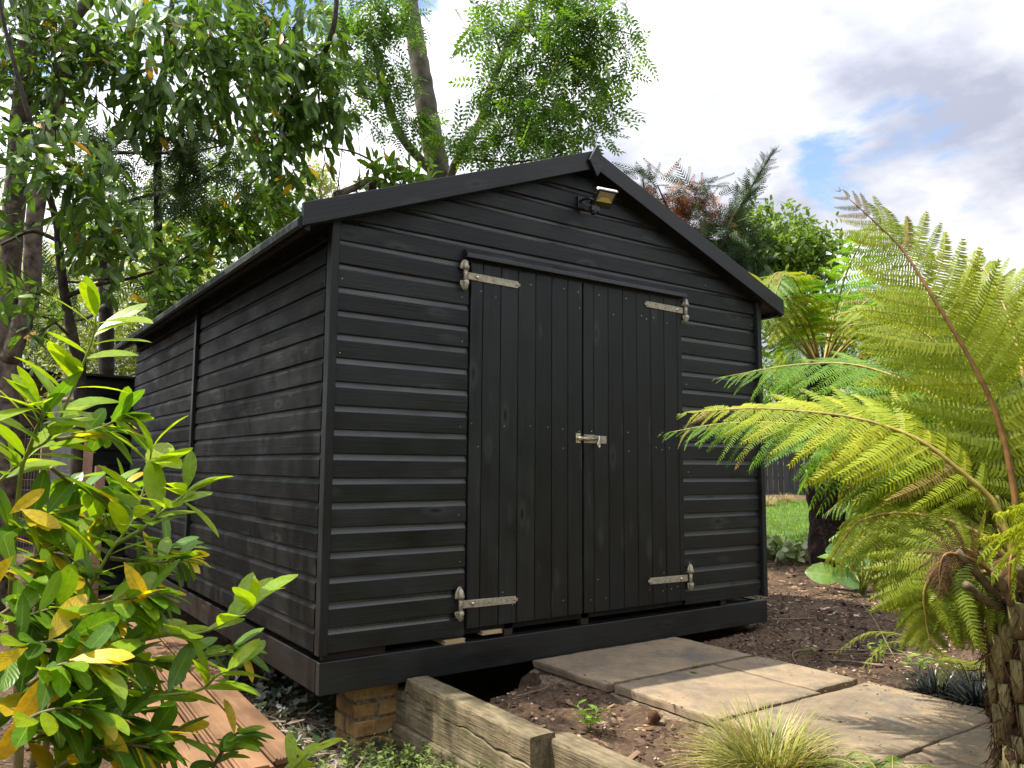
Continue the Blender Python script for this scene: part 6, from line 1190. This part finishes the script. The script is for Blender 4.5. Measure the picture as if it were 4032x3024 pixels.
# ash tree behind the roof
def ash_tpl():
    V = []; T = []
    def lf(x, y, ang, l):
        b = len(V); c, s = math.cos(ang), math.sin(ang)
        for t, w, z in ((0, 0, 0), (.45, .20, .03), (1, 0, -.10), (.45, -.20, .03)): V.append((x+(t*c-w*s)*l, y+(t*s+w*c)*l, z*l-.10*x*x))
        T.extend([(b, b+2, b+1), (b, b+3, b+2)])
    for i in range(5):
        x = .22+.17*i
        for s in (1, -1): lf(x, 0, s*1.05, .30-.02*abs(i-2))
    lf(.98, 0, 0, .30); b = len(V); V += [(0, .008, 0), (0, -.008, 0), (.98, .003, -.1), (.98, -.003, -.1)]; T += [(b, b+1, b+3), (b, b+3, b+2)]
    return np.array(V, float), np.array(T)
ASH = ash_tpl()
M['ash'] = leaf_mat('ash_leaf', [(0, (0.075, 0.15, 0.03)), (0.5, (0.12, 0.23, 0.04)), (0.9, (0.18, 0.32, 0.045)), (1, (0.30, 0.43, 0.05))], 0.45, (1.2, 1.25, .5), 0.4, 0.4, False)
TA = thing('ash_tree', 'tall ash tree with leaning grey trunk behind the shed roof', 'tree', ((3.257, 4.666, 4.164)[0], (3.257, 4.666, 4.164)[1], -0.2)); ba = WM[TA.name].translation
limb(TA, [tuple(ba), (3.318, 4.680, 3.722), (3.229, 4.676, 4.247), (3.114, 4.693, 4.743), (2.979, 4.703, 5.410), (2.883, 4.710, 5.890), (2.788, 4.716, 6.370), (2.671, 4.713, 7.032)], .17, .085, M['palebark'], 'trunk', 14)
limb(TA, [(3.201, 4.647, 4.146), (3.114, 4.631, 4.264), (2.711, 4.738, 4.695), (2.460, 4.719, 5.262), (2.313, 4.654, 5.620), (1.910, 4.786, 5.851), (1.732, 4.884, 6.070), (1.587, 4.947, 6.382)], .060, .035, M['palebark'])
limb(TA, [(3.272, 4.684, 3.943), (3.275, 4.382, 4.365), (3.408, 4.115, 4.751), (3.445, 3.917, 5.138), (3.476, 3.732, 5.448), (3.583, 3.615, 5.773), (3.714, 3.485, 6.063), (3.899, 3.298, 6.509)], .055, .032, M['palebark'])
for q in ([(3.416, 3.965, 4.926), (3.614, 3.694, 4.988), (3.940, 3.429, 5.253), (4.204, 3.093, 5.466)], [(3.476, 3.732, 5.448), (3.397, 3.760, 5.667), (3.333, 3.765, 5.980)], [(3.361, 4.168, 4.596), (3.642, 3.727, 4.570), (4.011, 3.433, 4.835), (4.189, 3.156, 5.051)], [(3.288, 4.248, 4.381), (3.577, 3.814, 4.255), (3.960, 3.536, 4.311), (4.270, 3.172, 4.483)], [(3.565, 3.634, 5.721), (3.948, 3.357, 5.777), (4.314, 2.982, 5.726), (4.704, 2.720, 5.626)], [(2.313, 4.654, 5.620), (2.223, 4.563, 5.865), (2.202, 4.538, 6.179)], [(2.542, 4.693, 5.016), (2.196, 4.696, 4.975), (2.061, 4.779, 5.078)]): limb(TA, q, .016, .005, M['palebark'])
foliage(TA, [((3.295, 3.703, 5.716), .42, .4, .35, 85), ((3.687, 3.445, 5.564), .55, .5, .5, 202), ((4.083, 3.030, 5.669), .5, .4, .4, 148), ((4.425, 2.800, 5.570), .35, .3, .25, 62), ((3.729, 3.495, 4.943), .55, .5, .45, 218), ((4.036, 3.134, 5.105), .5, .4, .4, 163), ((3.969, 3.378, 4.531), .55, .4, .3, 163), ((4.274, 3.019, 4.698), .25, .3, .3, 46), ((3.469, 3.751, 4.371), .4, .3, .2, 93), ((3.084, 4.018, 4.419), .3, .3, .2, 70), ((3.343, 3.761, 4.991), .3, .3, .3, 46), ((3.894, 3.124, 5.974), .7, .4, .3, 124), ((4.555, 2.715, 5.520), .15, .2, .12, 15), ((4.245, 3.065, 4.493), .2, .2, .12, 19)], ASH, M['ash'], 0.27, 6, .20, .45, 200, tpl_mesh('leaf', ASH, M['ash']), twigs=0.003, flat=True)
foliage(TA, [((2.158, 4.527, 5.550), .5, .4, .45, 179), ((2.438, 4.295, 5.811), .4, .4, .35, 117), ((2.108, 4.628, 5.031), .35, .3, .3, 70), ((2.526, 4.436, 5.187), .25, .3, .35, 62), ((1.843, 4.587, 5.852), .4, .4, .3, 93), ((2.633, 4.401, 4.874), .25, .2, .2, 46), ((2.865, 4.381, 4.709), .2, .2, .15, 31), ((2.436, 4.574, 4.610), .15, .2, .12, 18)], ASH, M['ash'], 0.25, 6, .18, .5, 60, tpl_mesh('leaf', ASH, M['ash']), twigs=0.003, flat=True)
# right: cypress with browned patches, green bushes
M['cyp'] = leaf_mat('cypress_green', [(0, (0.03, 0.055, 0.03)), (0.7, (0.055, 0.095, 0.04)), (1, (0.10, 0.15, 0.05))], 0.2, (1, 1.1, .6), 0.55, 0.3, False)
M['cypbrown'] = leaf_mat('cypress_browned', [(0, (0.16, 0.06, 0.03)), (0.6, (0.30, 0.12, 0.06)), (1, (0.40, 0.20, 0.10))], 0.25, (1, .8, .6), 0.6, 0.3, False)
TC = thing('cypress', 'cypress with rust brown patches and a leaning leader right of the roof', 'conifer', gnd((7.059, 4.166, 1.523))); bc = WM[TC.name].translation
limb(TC, [tuple(bc), (6.974, 4.063, 2.802), (7.027, 3.976, 3.187)], .09, .035, M['darkbark'], 'trunk')
limb(TC, [(7.027, 3.976, 3.187), (7.204, 3.617, 4.055), (7.400, 3.406, 4.628), (7.552, 3.111, 5.129)], .030, .004, M['darkbark'], 'leader')
limb(TC, [(6.983, 4.024, 3.058), (6.661, 3.930, 3.644), (6.396, 3.926, 4.176), (6.143, 3.930, 4.575)], .04, .008, M['darkbark']); limb(TC, [(6.970, 4.058, 2.866), (6.527, 4.145, 3.668), (6.202, 4.166, 4.331), (6.044, 4.107, 4.702)], .04, .008, M['darkbark'])
lead = spline([(7.160, 3.664, 3.928), (7.400, 3.406, 4.628), (7.570, 3.093, 5.173)], 60); k = RNG.integers(2, 59, 150); tl = unit(np.gradient(lead, axis=0))[k]; out = rdirs(150); sz = RNG.uniform(.22, .46, 150)*(1.1-k/70)
Vx, Tx = stamp(SPRAY, lead[k], tl*.75+out*.75, np.array([0, 0, 1])+RNG.normal(0, .4, (150, 3)), sz); tag(inst('leader_sprays', np_mesh('leader_sprays', Vx, Tx, M['cyp'], np.repeat(RNG.random(150), len(SPRAY[0]))), TC), kind='stuff')
foliage(TC, [((6.222, 4.009, 4.486), .35, .3, .30, 54), ((6.537, 3.802, 4.364), .4, .3, .25, 66), ((6.881, 3.702, 4.212), .35, .3, .3, 60), ((6.592, 3.946, 3.895), .5, .3, .25, 72)], SPRAY, M['cypbrown'], 0.34, 7, .20, .0, 40, tpl_mesh('spray', SPRAY, M['cypbrown']), 'spray', flat=True)
foliage(TC, [((6.116, 4.076, 4.547), .2, .3, .25, 40), ((6.556, 3.654, 4.455), .35, .3, .2, 60), ((7.056, 3.618, 3.899), .5, .4, .35, 150), ((7.279, 3.493, 3.650), .5, .4, .35, 150), ((6.764, 3.857, 3.645), .6, .4, .35, 160), ((7.098, 3.669, 3.271), .6, .4, .4, 160)], SPRAY, M['cyp'], 0.34, 7, .20, .1, 60, tpl_mesh('spray', SPRAY, M['cyp']), 'spray', twigs=.003, flat=True)
far_bush('leafy_shrub', 'fresh green shrub between the cypress and the tall fern frond', 'shrub', gnd((10.449, 4.274, 1.217)), [((9.575, 4.466, 4.536), .75, .7, .6, 2200), ((9.906, 4.271, 4.237), .6, .7, .6, 1700), ((9.295, 4.722, 4.080), .6, .6, .55, 1500), ((9.708, 4.508, 3.478), 1.0, .8, .7, 1800), ((9.079, 4.817, 4.531), .3, .3, .35, 400)], M['mid'], 0.13, SMALL, 12, .25, h=2.4, trunk=.05, bark='darkbark')
for k, (u, lab) in enumerate((((13.604, 5.750, 1.128), 'dense green shrub behind the crossing fern fronds'), ((13.886, 4.321, 1.120), 'dense green shrub behind the fern crown'), ((16.277, 3.860, 1.154), 'dense green shrub at the right edge behind the fern'), ((16.789, 9.675, 0.969), 'tall green shrub growing before the charcoal fence'))):
    b = gnd(u); far_bush('background_shrub', lab, 'shrub', b, [((b[0], b[1], b[2]+1.3+.9*j), 1.3-.2*j, 1.2, .8, 1700) for j in range(3)], M['mid'] if k != 1 else M['sunny'], 0.15, TINY, 16, .4, h=1.4)
# low leafy patch beside the dark trunk
pp = gnd((6.093, 2.099, -0.075)); PB = thing('ground_shrub', 'low leafy shrub with curled pale leaves between shed and dark trunk', 'shrub', pp)
for j in range(12): a = j*2.4; limb(PB, [pp, (pp[0]+.2*math.cos(a), pp[1]+.2*math.sin(a), pp[2]+.10), (pp[0]+.45*math.cos(a), pp[1]+.45*math.sin(a), pp[2]+.16)], .006, .003, M['greenstem'], 'stem', 5)
M['curl'] = leaf_mat('curled_pale_leaf', [(0, (0.10, 0.17, 0.05)), (0.5, (0.19, 0.27, 0.09)), (0.8, (0.32, 0.34, 0.18)), (1, (0.45, 0.43, 0.30))], 0.35, (1.1, 1.1, .6), 0.35, 0.5, False)
foliage(PB, [((pp[0], pp[1], pp[2]+.10), .42, .42, .10, 170), ((pp[0]+.25, pp[1]+.45, pp[2]+.10), .35, .35, .10, 110), ((pp[0]-.2, pp[1]+.3, pp[2]+.16), .3, .3, .10, 80), ((pp[0]+.35, pp[1]-.15, pp[2]+.08), .3, .3, .08, 70)], BIG, M['curl'], 0.11, 8, .12, .1, 120, tpl_mesh('leaf', BIG, M['curl']))

# ------------------------------------------------------------------ the wooded garden continues around the viewer
for k, (x, y, h, r, lab) in enumerate(((-6.0, 3.5, 3.6, 1.7, 'tall leafy boundary tree on the left, beside the red shed'), (-4.6, 7.2, 6.0, 2.0, 'tall leafy boundary tree far left beyond the forked trunk'), (-5.6, -0.6, 3.0, 1.6, 'leafy boundary tree left of the laurel bush'), (-5.4, -5.2, 3.7, 1.8, 'leafy garden tree behind the viewer on the left'), (-2.4, -8.8, 3.9, 1.9, 'broad leafy garden tree straight behind the viewer'), (1.8, -9.0, 3.7, 1.9, 'leafy garden tree behind the viewer opposite the doors'), (5.8, -7.8, 3.7, 1.8, 'leafy garden tree on the right behind the fern'), (8.4, -3.6, 3.8, 1.8, 'leafy garden tree to the right of the fern'))):
    b = gnd((x, y)); far_bush('garden_tree', lab, 'tree', b, [((x+.3*math.sin(j*2+k), y+.3*math.cos(j*2.3+k), b[2]+.9+(h-.9)*j/3), r*(1.0-.10*j), r*(1.0-.10*j), .95, 1300) for j in range(4)], M['mid'] if k % 2 else M['small'], 0.26, TINY, 16, .5, h=1.6, trunk=.14)
